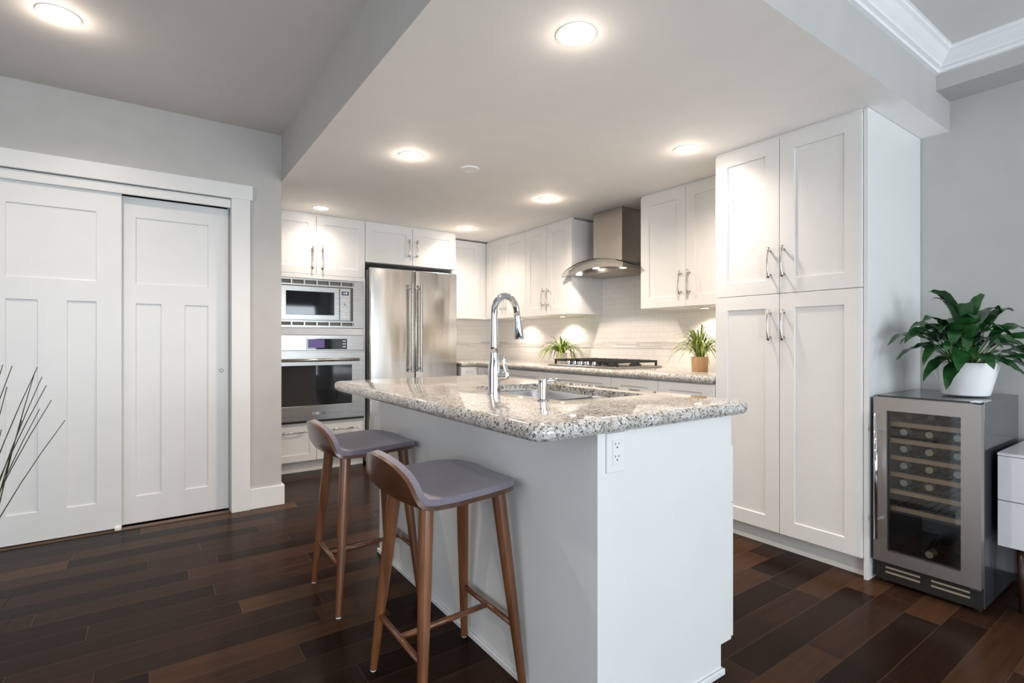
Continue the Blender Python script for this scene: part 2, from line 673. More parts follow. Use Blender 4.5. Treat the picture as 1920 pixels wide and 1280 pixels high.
# far side wall with a window and the rear wall with two windows
bm = new()
box(bm, XL - 0.12, XL, YR, -1.0, -0.05, ZC + 0.05)
box(bm, XL - 0.12, XL, 1.4, YK + 0.1, -0.05, ZC + 0.05)
box(bm, XL - 0.12, XL, -1.0, 1.4, -0.05, 0.45)
box(bm, XL - 0.12, XL, -1.0, 1.4, 2.25, ZC + 0.05)
struct('wall_left', bm, M['wall'])
bm = new()
box(bm, XL - 0.1, -1.8, YR - 0.12, YR, -0.05, ZC + 0.05)
box(bm, 0.3, 0.95, YR - 0.12, YR, -0.05, ZC + 0.05)
box(bm, 3.15, XR + 0.1, YR - 0.12, YR, -0.05, ZC + 0.05)
for a, b in ((-1.8, 0.3), (0.95, 3.15)):
    box(bm, a, b, YR - 0.12, YR, -0.05, 0.35)
    box(bm, a, b, YR - 0.12, YR, 2.35, ZC + 0.05)
struct('wall_rear', bm, M['wall'])
for i, (a, b) in enumerate(((-1.8, 0.3), (0.95, 3.15))):
    bm = new()
    for x in (a, (a + b) / 2 - 0.03, b - 0.06):
        box(bm, x, x + 0.06, YR - 0.10, YR - 0.03, 0.35, 2.35)
    for z in (0.35, 2.29):
        box(bm, a + 0.061, (a + b) / 2 - 0.031, YR - 0.10, YR - 0.03, z, z + 0.06)
        box(bm, (a + b) / 2 + 0.031, b - 0.061, YR - 0.10, YR - 0.03, z, z + 0.06)
    struct('window_%d' % (i + 1), bm, M['trim'])

for (a, b, lab) in ((-1.86, 0.36, 'grey roman shade over the rear window behind the reed plant'), (0.89, 3.21, 'wide grey roman shade over the rear window near the sideboard')):
    bm = new()
    for i in range(4):
        z1 = 2.40 - i * 0.115
        prism(bm, [(YR + 0.012, z1), (YR + 0.03, z1), (YR + 0.045 + 0.004 * i, z1 - 0.114), (YR + 0.012, z1 - 0.114)], a, b, 'x')
    tag(obj('roman_shade', bm, M['shade']), lab, 'window shade')

# crown moulding: along the soffit face, then along the bulkhead
prof = [(0.0, 2.452), (0.014, 2.455), (0.016, 2.468), (0.030, 2.474), (0.033, 2.482), (0.050, 2.500), (0.066, 2.520), (0.078, 2.528), (0.080, 2.536), (0.090, 2.541), (0.0, 2.545)]
bm = new()
P0 = [bm.verts.new((XS, YS - p, z)) for p, z in prof]
P1 = [bm.verts.new((3.225 - p, YS - p, z)) for p, z in prof]
P2 = [bm.verts.new((3.225 - p, YR, z)) for p, z in prof]
for a, b in ((P0, P1), (P1, P2)):
    for k in range(len(prof)):
        k2 = (k + 1) % len(prof)
        bm.faces.new((a[k], a[k2], b[k2], b[k]))
struct('trim_crown', bm, M['crown'])

# baseboards
bm = new()
box(bm, 0.545, XS + 0.018, YC - 0.016, YC, 0, 0.135)
box(bm, XS, XS + 0.016, YC, 4.60, 0, 0.135)
struct('baseboard_closet', bm, M['trim'], bevel=0.003)
struct('baseboard_right', box(new(), XR - 0.015, XR, YR, 0.60, 0, 0.13), M['trim'], bevel=0.003)
# closet casing: plinthless jamb leg, head, sliding-track fascia
struct('trim_1', box(new(), 0.436, 0.545, YC - 0.022, YC + 0.02, 0, 2.06), M['trim'], bevel=0.002)
struct('trim_2', box(new(), OX0 - 0.12, 0.56, YC - 0.026, YC + 0.02, 2.055, 2.152), M['trim'], bevel=0.002)
bm = new()
box(bm, OX0, 0.434, YC - 0.004, YC + 0.012, 1.995, 2.043)
box(bm, OX0, 0.434, YC + 0.004, YC + 0.02, 2.043, 2.054)
struct('trim_3', bm, M['trim'], bevel=0.004)
struct('trim_4', box(new(), OX0 - 0.12, OX0 - 0.005, YC - 0.022, YC + 0.02, 0, 2.06), M['trim'], bevel=0.002)
# threshold strip and floor guide
struct('trim_threshold', box(new(), OX0, 0.434, YC - 0.004, YC + 0.045, 0, 0.006), M['strip'])
struct('trim_guide', box(new(), -0.170, -0.140, YC + 0.0, YC + 0.075, 0.006, 0.022), M['plastic'])


def closet_door(name, x0, x1, front, s_l, s_r):
    F = facing('y', front)
    a, b = x0 + s_l, x1 - s_r
    w = (b - a - 0.125) / 2
    holes = [(a, b, 1.474, 1.876), (a, a + w, 0.176, 1.351), (b - w, b, 0.176, 1.351)]
    return struct(name, panel_bm(x0, x1, 0.012, 1.999, F, 0.034, holes, 0.009), M['trim'], bevel=0.0022, seg=2)


d1 = closet_door('door_1', -0.752, -0.138, YC + 0.022, 0.113, 0.119)
d2 = closet_door('door_2', -0.184, 0.430, YC + 0.070, 0.114, 0.120)
bm = new()
tube(bm, [(0.386, YC + 0.0705, 0.928), (0.386, YC + 0.066, 0.928)], [0.0125, 0.0115], 20)
h = obj('finger_pull', bm, paint('pull_ring_grey', (0.22, 0.22, 0.22), 0.45), d2)
h['label'] = 'small round nickel finger pull'
bm = new()
tube(bm, [(0.386, YC + 0.0662, 0.928), (0.386, YC + 0.0655, 0.928)], [0.0085, 0.0085], 16)
obj('pull_recess', bm, M['trim'], h)

# tiled backsplash
bm = new()
box(bm, XR - 0.010, XR, 1.815, YK, 0.90, 1.40)
box(bm, XR - 0.010, XR, 2.652, 3.433, 1.40, ZS)
box(bm, 2.54, XR - 0.010, YK - 0.010, YK, 0.90, 1.40)
struct('wall_tile', bm, M['tile'])
bm = new()
box(bm, XR - 0.013, XR - 0.004, 1.815, YK - 0.013, 1.062, 1.122)
box(bm, 2.54, XR - 0.013, YK - 0.013, YK - 0.004, 1.062, 1.122)
struct('trim_mosaic', bm, M['accent'])

# ------------------------------------------------------------------ pantry
XP = 2.742
p = thing('pantry_cabinet', 'tall white four-door pantry cabinet beside the wine cooler', 'cabinet', (3.09, 1.42, 0))
bm = new()
box(bm, XP + 0.021, XR - 0.004, 1.043, 1.814, 0.098, 2.204)
obj('carcass', bm, M['cab'], p)
obj('end_panel', box(new(), XP + 0.012, XR - 0.004, 1.024, 1.042, 0, 2.218), M['cab'], p, bevel=0.001)
obj('toe_kick', box(new(), XP + 0.055, XP + 0.075, 1.043, 1.814, 0, 0.098), M['toe'], p)
obj('scribe_strip', box(new(), XP + 0.012, XP + 0.03, 1.043, 1.814, 2.204, 2.219), M['cab'], p)
for (z0, z1, hz) in ((1.375, 2.204, 1.543), (0.098, 1.375, 1.208)):
    for (a0, a1, ha) in ((1.043, 1.434, 1.409), (1.434, 1.814, 1.482)):
        d = door('door', a0, a1, z0, z1, 'x', XP, p, 0.078)
        pull(ha, hz, 'x', XP, d)

# ------------------------------------------------------------------ hood wall upper cabinets
XU = 3.05


def upper(label, a0, a1, split, group=None, doors=2, hx=True):
    u = thing('wall_cabinet', label, 'cabinet', (3.24, (a0 + a1) / 2, 1.365), group)
    obj('carcass', box(new(), XU + 0.021, XR - 0.010, a0, a1, 1.367, 2.204), M['cab'], u, bevel=0.001)
    obj('scribe_strip', box(new(), XU + 0.012, XU + 0.03, a0, a1, 2.204, 2.219), M['cab'], u)
    for (b0, b1, ha) in ((a0, split, split - 0.035), (split, a1, split + 0.035)):
        d = door('door', b0, b1, 1.365, 2.204, 'x', XU, u, 0.078)
        pull(ha, 1.532, 'x', XU, d)
    return u


upper('white two-door wall cabinet between range hood and pantry', 1.816, 2.651, 2.250)
upper('white two-door wall cabinet just past the range hood', 3.434, 4.120, 3.790)
upper('white two-door wall cabinet in the kitchen corner above the faucet', 4.121, 4.849, 4.493)
# end wall upper beside the fridge
u = thing('wall_cabinet', 'single-door wall cabinet in the corner beside the refrigerator', 'cabinet', (2.8, 5.03, 1.365))
obj('carcass', box(new(), 2.56, XR - 0.010, 4.871, YK - 0.010, 1.367, 2.204), M['cab'], u)
door('door', 2.565, 2.972, 1.365, 2.204, 'y', 4.85, u, 0.078)
obj('filler', box(new(), 2.976, 3.066, 4.862, 4.872, 1.365, 2.204), M['cab'], u)

# ------------------------------------------------------------------ base cabinets on the hood wall
XB = 2.735
spans = ((1.816, 2.231, 'white base cabinet with drawer next to the pantry'),
         (2.232, 2.655, 'white base cabinet before the cooktop, second from the pantry'),
         (2.656, 3.44, 'wide white drawer base cabinet under the gas cooktop'),
         (3.441, 4.49, 'white base cabinet in the corner past the cooktop'))
for a0, a1, lab in spans:
    u = thing('base_cabinet', lab, 'cabinet', (3.08, (a0 + a1) / 2, 0))
    obj('carcass', box(new(), XB + 0.021, XR - 0.01, a0, a1, 0.098, 0.868), M['cab'], u)
    obj('toe_kick', box(new(), XB + 0.06, XB + 0.075, a0, a1, 0, 0.098), M['toe'], u)
    dr = door('drawer', a0, a1, 0.655, 0.864, 'x', XB, u, 0.085, rail_h=0.054)
    if a1 - a0 > 0.7 and a0 < 3:
        door('drawer', a0, a1, 0.38, 0.655, 'x', XB, u, 0.085, rail_h=0.06)
        door('drawer', a0, a1, 0.10, 0.38, 'x', XB, u, 0.085, rail_h=0.06)
    else:
        door('door', a0, a1, 0.10, 0.655, 'x', XB, u, 0.075)
u = thing('base_cabinet', 'short white base cabinet between refrigerator and kitchen corner', 'cabinet', (2.64, 4.86, 0))
obj('carcass', box(new(), 2.545, 2.755, 4.541, YK - 0.01, 0.098, 0.868), M['cab'], u)
obj('toe_kick', box(new(), 2.545, 2.755, 4.58, 4.595, 0, 0.098), M['toe'], u)
door('door', 2.545, 2.736, 0.10, 0.864, 'y', 4.52, u, 0.05)
obj('corner_filler', box(new(), XB + 0.002, XB + 0.02, 4.4915, 4.5385, 0.10, 0.866), M['cab'], u)


def counter_bm(poly, z0, z1, r=0.02, steps=6):
    # a slab with rounded (bullnose) edge all round the polygon, poly counter-clockwise
    bm = new()
    n = len(poly)

    def inset(d):
        out = []
        for i in range(n):
            p0, p1, p2 = Vector(poly[i - 1]), Vector(poly[i]), Vector(poly[(i + 1) % n])
            e1, e2 = (p1 - p0).normalized(), (p2 - p1).normalized()
            n1, n2 = Vector((-e1.y, e1.x)), Vector((-e2.y, e2.x))
            k = 1 + n1.dot(n2)
            out.append(p1 + (n1 + n2) * (d / max(k, 0.2)))
        return out
    rings = []
    h = (z1 - z0) / 2
    for s in range(steps + 1):
        a = -PI / 2 + PI * s / steps
        ring = inset(r * (1 - math.cos(a)))
        z = (z0 + z1) / 2 + h * math.sin(a)
        rings.append([bm.verts.new((q.x, q.y, z)) for q in ring])
    for A, B in zip(rings, rings[1:]):
        for k in range(n):
            bm.faces.new((A[k], A[(k + 1) % n], B[(k + 1) % n], B[k]))
    return bm, rings


def rounded(poly, rads, seg=6):
    out = []
    n = len(poly)
    for i in range(n):
        p0, p1, p2 = Vector(poly[i - 1]), Vector(poly[i]), Vector(poly[(i + 1) % n])
        r = rads[i]
        if r <= 0:
            out.append(tuple(p1))
            continue
        e1, e2 = (p0 - p1).normalized(), (p2 - p1).normalized()
        a, b = p1 + e1 * r, p1 + e2 * r
        for k in range(seg + 1):
            t = k / seg
            q = a * (1 - t) ** 2 + p1 * 2 * t * (1 - t) + b * t ** 2
            out.append(tuple(q))
    return out


# L-shaped worktop
poly = rounded([(2.71, 1.817), (XR - 0.011, 1.817), (XR - 0.011, YK - 0.011), (2.538, YK - 0.011), (2.538, 4.50), (2.71, 4.50)], [0.03, 0, 0, 0, 0, 0])
bm, rg = counter_bm(poly, 0.870, 0.915, 0.014)
bm.faces.new(rg[-1])
bm.faces.new(rg[0][::-1])
bmesh.ops.triangulate(bm, faces=[f for f in bm.faces if len(f.verts) > 4])
tag(auto_smooth(obj('countertop', bm, M['granite']), 40), 'L-shaped speckled granite countertop along the tiled backsplash', 'countertop')

# ------------------------------------------------------------------ oven tower
YO = 4.62
t = thing('oven_cabinet', 'white built-in tower cabinet holding microwave and wall oven', 'cabinet', (1.18, 4.93, 0))
bm = new()
TX0, TX1 = XS + 0.012, 1.604
box(bm, TX0, TX0 + 0.02, YO + 0.021, YK - 0.003, 0.098, 2.204)
box(bm, TX1 - 0.02, TX1, YO + 0.021, YK - 0.003, 0.098, 2.204)
box(bm, TX0 + 0.02, TX1 - 0.02, YK - 0.02, YK - 0.003, 0.098, 2.204)
for z0, z1 in ((1.662, 2.204), (1.178, 1.236), (0.098, 0.426)):
    box(bm, TX0 + 0.02, TX1 - 0.02, YO + 0.021, YK - 0.02, z0, z1)
obj('carcass', bm, M['cab'], t)
bm = new()
for z0, z1 in ((1.662, 1.697), (1.178, 1.236), (0.405, 0.426)):
    box(bm, TX0, TX1, YO, YO + 0.0205, z0, z1)
for x0, x1 in ((TX0, 0.782), (1.588, TX1)):
    for z0, z1 in ((1.236, 1.662), (0.426, 1.178)):
        box(bm, x0, x1, YO, YO + 0.0205, z0, z1)
obj('face_frame', bm, M['cab'], t)
obj('toe_kick', box(new(), TX0, TX1, YO + 0.06, YO + 0.075, 0, 0.098), M['toe'], t)
obj('scribe_strip', box(new(), TX0, TX1, YO + 0.012, YO + 0.03, 2.204, 2.219), M['cab'], t)
for a0, a1, ha in ((TX0, 1.176, 1.14), (1.176, TX1, 1.222)):
    d = door('door', a0, a1, 1.697, 2.204, 'y', YO, t, 0.070)
    pull(ha, 1.84, 'y', YO, d, 0.2)
for a0, a1, ha in ((TX0, 1.178, 0.985), (1.178, TX1, 1.40)):
    d = door('drawer', a0, a1, 0.10, 0.405, 'y', YO, t, 0.06)
    pull(ha, 0.354, 'y', YO, d, 0.17, vertical=False)

# microwave with its vented trim kit
mw = thing('microwave', 'built-in stainless microwave with vented trim frame above the oven', 'microwave', (1.18, 4.75, 1.238))
FY = facing('y', YO - 0.004)
x0, x1 = 0.784, 1.586
bm = new()
box(bm, x0, x0 + 0.085, YO - 0.006, YO + 0.012, 1.240, 1.658)
box(bm, x1 - 0.095, x1, YO - 0.006, YO + 0.012, 1.240, 1.658)
xi0, xi1 = x0 + 0.085, x1 - 0.095
for z0, z1 in ((1.240, 1.258), (1.287, 1.299), (1.598, 1.611), (1.644, 1.658)):
    box(bm, xi0, xi1, YO - 0.006, YO + 0.012, z0, z1)
k = 6
for z0, z1 in ((1.258, 1.287), (1.611, 1.644)):
    for i in range(k + 1):
        xx = xi0 + (xi1 - xi0) * i / k
        box(bm, xx - 0.006, xx + 0.006, YO - 0.006, YO + 0.012, z0, z1)
obj('trim_frame', bm, M['steel'], mw)
obj('vent_backing', box(new(), xi0, xi1, YO + 0.013, YO + 0.018, 1.245, 1.655), M['slot'], mw)
obj('body', box(new(), xi0 + 0.002, xi1 - 0.03, YO - 0.012, YO + 0.3, 1.302, 1.590), M['steel'], mw)
md = obj('door', panel_bm(xi0 + 0.004, 1.362, 1.306, 1.588, facing('y', YO - 0.032), 0.0195, [(0.925, 1.318, 1.349, 1.545)], 0.004), M['steel'], mw, bevel=0.002)
obj('window', box(new(), 0.926, 1.317, YO - 0.0300, YO - 0.0285, 1.350, 1.544), M['gloss_black'], md)['label'] = 'dark reflective glass window'
cp = obj('control_panel', box(new(), 1.368, xi1 - 0.03, YO - 0.030, YO - 0.0125, 1.306, 1.588), M['steel'], mw, bevel=0.002)
obj('display', box(new(), 1.384, 1.446, YO - 0.0315, YO - 0.0302, 1.528, 1.560), M['gloss_black'], cp)
bm = new()
for i, xx in enumerate((1.397, 1.408, 1.424)):
    box(bm, xx, xx + 0.002, YO - 0.0322, YO - 0.0316, 1.537, 1.552)
    if i:
        for zz in (1.5375, 1.544, 1.5505):
            box(bm, xx + 0.0022, xx + 0.009, YO - 0.0322, YO - 0.0316, zz, zz + 0.0016)
obj('clock_digits', bm, M['digit'], cp)
for j, zz in enumerate((1.487, 1.404, 1.384, 1.362, 1.336)):
    for xx in (1.390, 1.414, 1.438):
        obj('button', box(new(), xx - 0.006, xx + 0.006, YO - 0.032, YO - 0.0302, zz - 0.004, zz + 0.004), M['plastic'], cp)
bm = new()
tube(bm, [(1.420, YO - 0.030, 1.452), (1.420, YO - 0.046, 1.452)], [0.017, 0.015], 20)
obj('dial', bm, M['chrome'], cp)

# wall oven
ov = thing('wall_oven', 'built-in stainless wall oven with dark glass door below the microwave', 'oven', (1.18, 4.8, 0.43))
obj('body', box(new(), 0.786, 1.584, YO - 0.004, YO + 0.5, 0.430, 1.174), M['steel'], ov)
cp = obj('control_panel', box(new(), 0.784, 1.586, YO - 0.030, YO - 0.0045, 1.040, 1.176), M['steel'], ov, bevel=0.004)
cg = obj('control_glass', box(new(), 1.085, 1.430, YO - 0.0325, YO - 0.0302, 1.052, 1.144), M['gloss_black'], cp)
bm = new()
box(bm, 1.10, 1.235, YO - 0.0335, YO - 0.0326, 1.066, 1.138)
obj('touch_display', bm, M['display'], cp)
for zz in (1.070, 1.095, 1.120):
    obj('button', box(new(), 1.392, 1.418, YO - 0.0335, YO - 0.0326, zz, zz + 0.008), M['plastic'], cp)
od = obj('door', panel_bm(0.784, 1.588, 0.449, 1.026, facing('y', YO - 0.045), 0.038, [(0.845, 1.470, 0.575, 0.915)], 0.003), M['steel'], ov, bevel=0.003)
obj('window', box(new(), 0.846, 1.469, YO - 0.0440, YO - 0.0424, 0.576, 0.914), M['gloss_black'], od)['label'] = 'dark glass oven window'
bm = new()
tube(bm, [(0.83, YO - 0.098, 0.962), (1.52, YO - 0.098, 0.962)], 0.0125, 16)
for xx in (0.85, 1.50):
    tube(bm, [(xx, YO - 0.0452, 0.962), (xx, YO - 0.098, 0.962)], 0.009, 12)
obj('handle', bm, M['steel'], od, smooth=True)
obj('nameplate', box(new(), 1.13, 1.235, YO - 0.0468, YO - 0.0452, 0.497, 0.518), M['chrome'], od)
obj('bottom_vent', box(new(), 0.786, 1.584, YO - 0.022, YO - 0.0045, 0.431, 0.445), M['black'], ov)

# ------------------------------------------------------------------ refrigerator and the cabinet above it
fr = thing('refrigerator', 'tall stainless french-door refrigerator with two long bar handles', 'refrigerator', (2.06, 4.9, 0))
YF = 4.535
obj('body', box(new(), 1.618, 2.508, YF + 0.075, YK - 0.02, 0.02, 1.775), paint('grey_fridge_side', (0.20, 0.20, 0.21), 0.4), fr)


def bowed(x0, x1, z0, z1, y, bow=0.012, n=12):
    bm = new()
    front, back = [], []
    for i in range(n + 1):
        s = i / n
        x = x0 + (x1 - x0) * s
        yy = y - bow * (1 - (2 * s - 1) ** 2)
        front.append((bm.verts.new((x, yy, z0)), bm.verts.new((x, yy, z1))))
        back.append((bm.verts.new((x, y + 0.065, z0)), bm.verts.new((x, y + 0.065, z1))))
    for i in range(n):
        bm.faces.new((front[i][0], front[i + 1][0], front[i + 1][1], front[i][1]))
        bm.faces.new((back[i][0], back[i][1], back[i + 1][1], back[i + 1][0]))
        bm.faces.new((front[i][1], front[i + 1][1], back[i + 1][1], back[i][1]))
        bm.faces.new((front[i][0], back[i][0], back[i + 1][0], front[i + 1][0]))
    for i in (0, n):
        bm.faces.new((front[i][0], front[i][1], back[i][1], back[i][0]))
    return bm


for (x0, x1, hx) in ((1.622, 2.056, 2.005), (2.062, 2.508, 2.095)):
    d = auto_smooth(obj('door', bowed(x0, x1, 0.62, 1.790, YF, 0.006), M['steel_v'], fr, bevel=0.006, seg=3), 40)
    bm = new()
    tube(bm, [(hx, YF - 0.058, 0.835), (hx, YF - 0.058, 1.655)], 0.0135, 16)
    for zz in (0.865, 1.625):
        tube(bm, [(hx, YF - 0.003, zz), (hx, YF - 0.058, zz)], 0.010, 12)
    for zz in (0.832, 1.650):
        tube(bm, [(hx, YF - 0.058, zz), (hx, YF - 0.058, zz + 0.008)], 0.0145, 16)
    auto_smooth(obj('handle', bm, M['steel'], d), 40)
d = auto_smooth(obj('freezer_drawer', bowed(1.622, 2.508, 0.10, 0.612, YF, 0.006), M['steel_v'], fr, bevel=0.006, seg=3), 40)
bm = new()
tube(bm, [(1.72, YF - 0.055, 0.555), (2.41, YF - 0.055, 0.555)], 0.0135, 16)
for xx in (1.75, 2.38):
    tube(bm, [(xx, YF - 0.003, 0.555), (xx, YF - 0.055, 0.555)], 0.010, 12)
auto_smooth(obj('handle', bm, M['steel'], d), 40)
obj('base_grille', box(new(), 1.63, 2.50, YF + 0.03, YF + 0.07, 0.02, 0.095), M['black'], fr)
for xx in (1.625, 2.43):
    obj('hinge_cover', box(new(), xx, xx + 0.075, YF + 0.067, YF + 0.15, 1.7755, 1.797), M['black'], fr)

u = thing('wall_cabinet', 'low wide two-door white cabinet above the refrigerator', 'cabinet', (2.07, 4.9, 1.845))
obj('carcass', box(new(), 1.606, 2.540, YO + 0.021, YK - 0.003, 1.846, 2.204), M['cab'], u)
obj('end_panel', box(new(), 2.518, 2.536, YO + 0.06, YK - 0.02, 0.0, 1.845), M['cab'], u)
obj('scribe_strip', box(new(), 1.606, 2.540, YO + 0.012, YO + 0.03, 2.204, 2.219), M['cab'], u)
for a0, a1, ha in ((1.606, 2.070, 2.030), (2.070, 2.540, 2.112)):
    d = door('door', a0, a1, 1.846, 2.204, 'y', YO, u, 0.070)
    pull(ha, 2.008, 'y', YO, d, 0.165)

# ------------------------------------------------------------------ range hood
rh = thing('range_hood', 'stainless chimney range hood with curved glass canopy over the cooktop', 'range hood', (3.25, 3.08, 1.66))
HC = 3.086
obj('chimney', box(new(), 3.13, XR - 0.0105, 2.915, 3.245, 1.765, ZS - 0.001), M['hood_steel'], rh, bevel=0.002)


def arc_z(y, drop=0.095, half=0.432):
    s = (y - HC) / half
    return 1.795 - drop * s * s


# glass: arched along Y, front corners rounded
bm = new()
YL = sorted([HC - 0.432 + 0.864 * i / 32 for i in range(33)] + [3.429, 3.4295])
ny, nx = len(YL) - 1, 8
tops, bots = [], []
for i in range(ny + 1):
    y = YL[i]
    s = abs((y - HC) / 0.432)
    xf = 2.955 + 0.05 * s ** 6
    rt, rb = [], []
    xb = XR - 0.0105 if y < 3.4293 else 3.044
    for j in range(nx + 1):
        x = xf + (xb - xf) * j / nx
        rt.append(bm.verts.new((x, y, arc_z(y))))
        rb.append(bm.verts.new((x, y, arc_z(y) - 0.007)))
    tops.append(rt)
    bots.append(rb)
for i in range(ny):
    for j in range(nx):
        bm.faces.new((tops[i][j], tops[i + 1][j], tops[i + 1][j + 1], tops[i][j + 1]))
        bm.faces.new((bots[i][j], bots[i][j + 1], bots[i + 1][j + 1], bots[i + 1][j]))
    bm.faces.new((tops[i][0], bots[i][0], bots[i + 1][0], tops[i + 1][0]))
    bm.faces.new((tops[i][nx], tops[i + 1][nx], bots[i + 1][nx], bots[i][nx]))
for j in range(nx):
    bm.faces.new((tops[0][j], tops[0][j + 1], bots[0][j + 1], bots[0][j]))
    bm.faces.new((tops[ny][j], bots[ny][j], bots[ny][j + 1], tops[ny][j + 1]))
auto_smooth(obj('canopy', bm, M['hood_glass'], rh), 40)['label'] = 'curved smoky glass canopy'
# steel body: arched top following the glass, shallow arched underside
poly = []
K = 16
for i in range(K + 1):
    y = HC - 0.315 + 0.63 * i / K
    poly.append((y, arc_z(y) - 0.0075))
for i in range(K, -1, -1):
    y = HC - 0.315 + 0.63 * i / K
    poly.append((y, arc_z(y, 0.060) - 0.052 - 0.018))
body = auto_smooth(obj('body', prism(new(), poly, 2.985, XR - 0.012, 'x'), M['hood_steel'], rh), 30)
bm = new()
prism(bm, [(HC - 0.20, 1.722), (HC + 0.20, 1.722), (HC + 0.155, 1.685), (HC - 0.155, 1.685)], 3.05, 3.38, 'x')
obj('filter', bm, metal('filter_mesh', (0.42, 0.36, 0.32), 0.4, (200, 200, 200)), rh)
for yy in (HC - 0.25, HC + 0.01, HC + 0.262):
    bm = new()
    zz = arc_z(yy, 0.060) - 0.0705
    xx = 3.035 if abs(yy - HC) < 0.1 else 3.06
    if abs(yy - HC) < 0.1:
        xx = 3.018
    tube(bm, [(xx, yy, zz + 0.006), (xx, yy, zz - 0.004)], 0.027, 20)
    obj('lamp', bm, M['puck'], rh)
for i in range(5):
    yy = HC - 0.05 + 0.025 * i
    obj('button', tube(new(), [(2.986, yy, arc_z(yy) - 0.038), (2.982, yy, arc_z(yy) - 0.038)], 0.006, 12), M['chrome'], rh)

# ------------------------------------------------------------------ cooktop
ck = thing('gas_cooktop', 'stainless gas cooktop with black cast iron grates set in the granite', 'cooktop', (3.05, 3.06, 0.915))
CY0, CY1, CX0, CX1 = 2.665, 3.455, 2.795, 3.32
obj('tray', box(new(), CX0, CX1, CY0, CY1, 0.9155, 0.930), M['steel'], ck, bevel=0.006, seg=3)
third = (CY1 - CY0 - 0.06) / 3
for i in range(3):
    y0 = CY0 + 0.03 + i * third + 0.003
    y1 = y0 + third - 0.006
    xs0 = CX0 + 0.11 if i == 1 else CX0 + 0.05
    bm = new()
    for y in (y0, y1 - 0.014):
        box(bm, xs0, CX1 - 0.02, y, y + 0.014, 0.955, 0.972)
    for x in (xs0, (xs0 + CX1) / 2 - 0.015, CX1 - 0.034):
        box(bm, x, x + 0.014, y0 + 0.0141, y1 - 0.0141, 0.955, 0.972)
    for y in (y0 + 0.06, y1 - 0.074):
        box(bm, xs0 + 0.015, CX1 - 0.035, y, y + 0.010, 0.958, 0.974)
    for x in (xs0, CX1 - 0.034):
        for y in (y0, y1 - 0.014):
            box(bm, x, x + 0.014, y, y + 0.014, 0.9302, 0.955)
    obj('grate', bm, M['black'], ck)
for (bx, by) in ((2.93, 2.82), (3.18, 2.82), (3.09, HC), (2.93, 3.30), (3.18, 3.30)):
    bm = new()
    lathe(bm, [(0.0, 0.0), (0.048, 0.0), (0.048, 0.010), (0.036, 0.013), (0.034, 0.020), (0.0, 0.021)], (bx, by, 0.9302), 24)
    auto_smooth(obj('burner', bm, M['black'], ck), 40)
for i in range(5):
    bm = new()
    yy = HC - 0.15 + i * 0.075
    xk = 2.845
    lathe(bm, [(0.0, 0.0), (0.022, 0.0), (0.021, 0.008), (0.018, 0.010), (0.017, 0.030), (0.0, 0.031)], (xk, yy, 0.9302), 20)
    auto_smooth(obj('knob', bm, M['chrome'], ck), 40)

# ------------------------------------------------------------------ island
isl = thing('kitchen_island', 'white kitchen island base with plain panels under the granite slab', 'kitchen island', (1.32, 1.84, 0))
IX0, IX1, IY0, IY1 = 1.0, 1.63, 1.02, 2.655
bm = new()
box(bm, IX0 + 0.02, IX1, IY0 + 0.021, IY1 - 0.021, 0.10, 0.640)
box(bm, IX0 + 0.02, 1.125, IY0 + 0.021, IY1 - 0.021, 0.640, 0.868)
box(bm, 1.585, IX1, IY0 + 0.021, IY1 - 0.021, 0.640, 0.868)
box(bm, 1.125, 1.585, IY0 + 0.021, 1.285, 0.640, 0.868)
box(bm, 1.125, 1.585, 2.025, IY1 - 0.021, 0.640, 0.868)
obj('carcass', bm, M['cab'], isl)
obj('back_panel', box(new(), IX0, IX0 + 0.0195, IY0 + 0.0206, IY1 - 0.0206, 0, 0.869), M['cab'], isl, bevel=0.001)
poly = [(IX0 + 0.0, 0.0), (1.574, 0.0), (1.574, 0.10), (1.634, 0.10), (1.634, 0.869), (IX0 + 0.0, 0.869)]
obj('end_panel', prism(new(), [(a, b) for a, b in poly], IY0, IY0 + 0.0205, 'y'), M['cab'], isl, bevel=0.0008)
obj('end_panel', prism(new(), [(a, b) for a, b in poly], IY1 - 0.0205, IY1, 'y'), M['cab'], isl, bevel=0.0008)
bm = new()
box(bm, IX0 - 0.010, IX0 - 0.0002, IY0 - 0.010, IY1 + 0.010, 0, 0.022)
box(bm, IX0, 1.585, IY0 - 0.010, IY0 - 0.0002, 0, 0.022)
box(bm, 1.5742, 1.585, IY0, IY1, 0, 0.022)
obj('shoe_moulding', bm, M['trim'], isl, bevel=0.004, seg=3)
obj('toe_kick', box(new(), 1.560, 1.5738, IY0 + 0.021, IY1 - 0.021, 0, 0.10), M['toe'], isl)
for i, (a0, a1) in enumerate(((IY0 + 0.002, 1.43), (1.43, 1.84), (1.84, 2.25), (2.25, IY1 - 0.002))):
    for nm, z0, z1 in (('drawer', 0.70, 0.862), ('door', 0.103, 0.565 if i == 0 else 0.70)):
        if i == 0 and nm == 'drawer':
            z0 = 0.565
            z1 = 0.765
        bm = panel_bm(a0 + 0.002, a1 - 0.002, z0 + 0.002, z1 - 0.002, lambda a, d, z: (1.652 + d, a, z), 0.017, [(a0 + 0.06, a1 - 0.06, z0 + 0.05, z1 - 0.05)])
        obj(nm, bm, M['cab'], isl, bevel=0.001, seg=1)

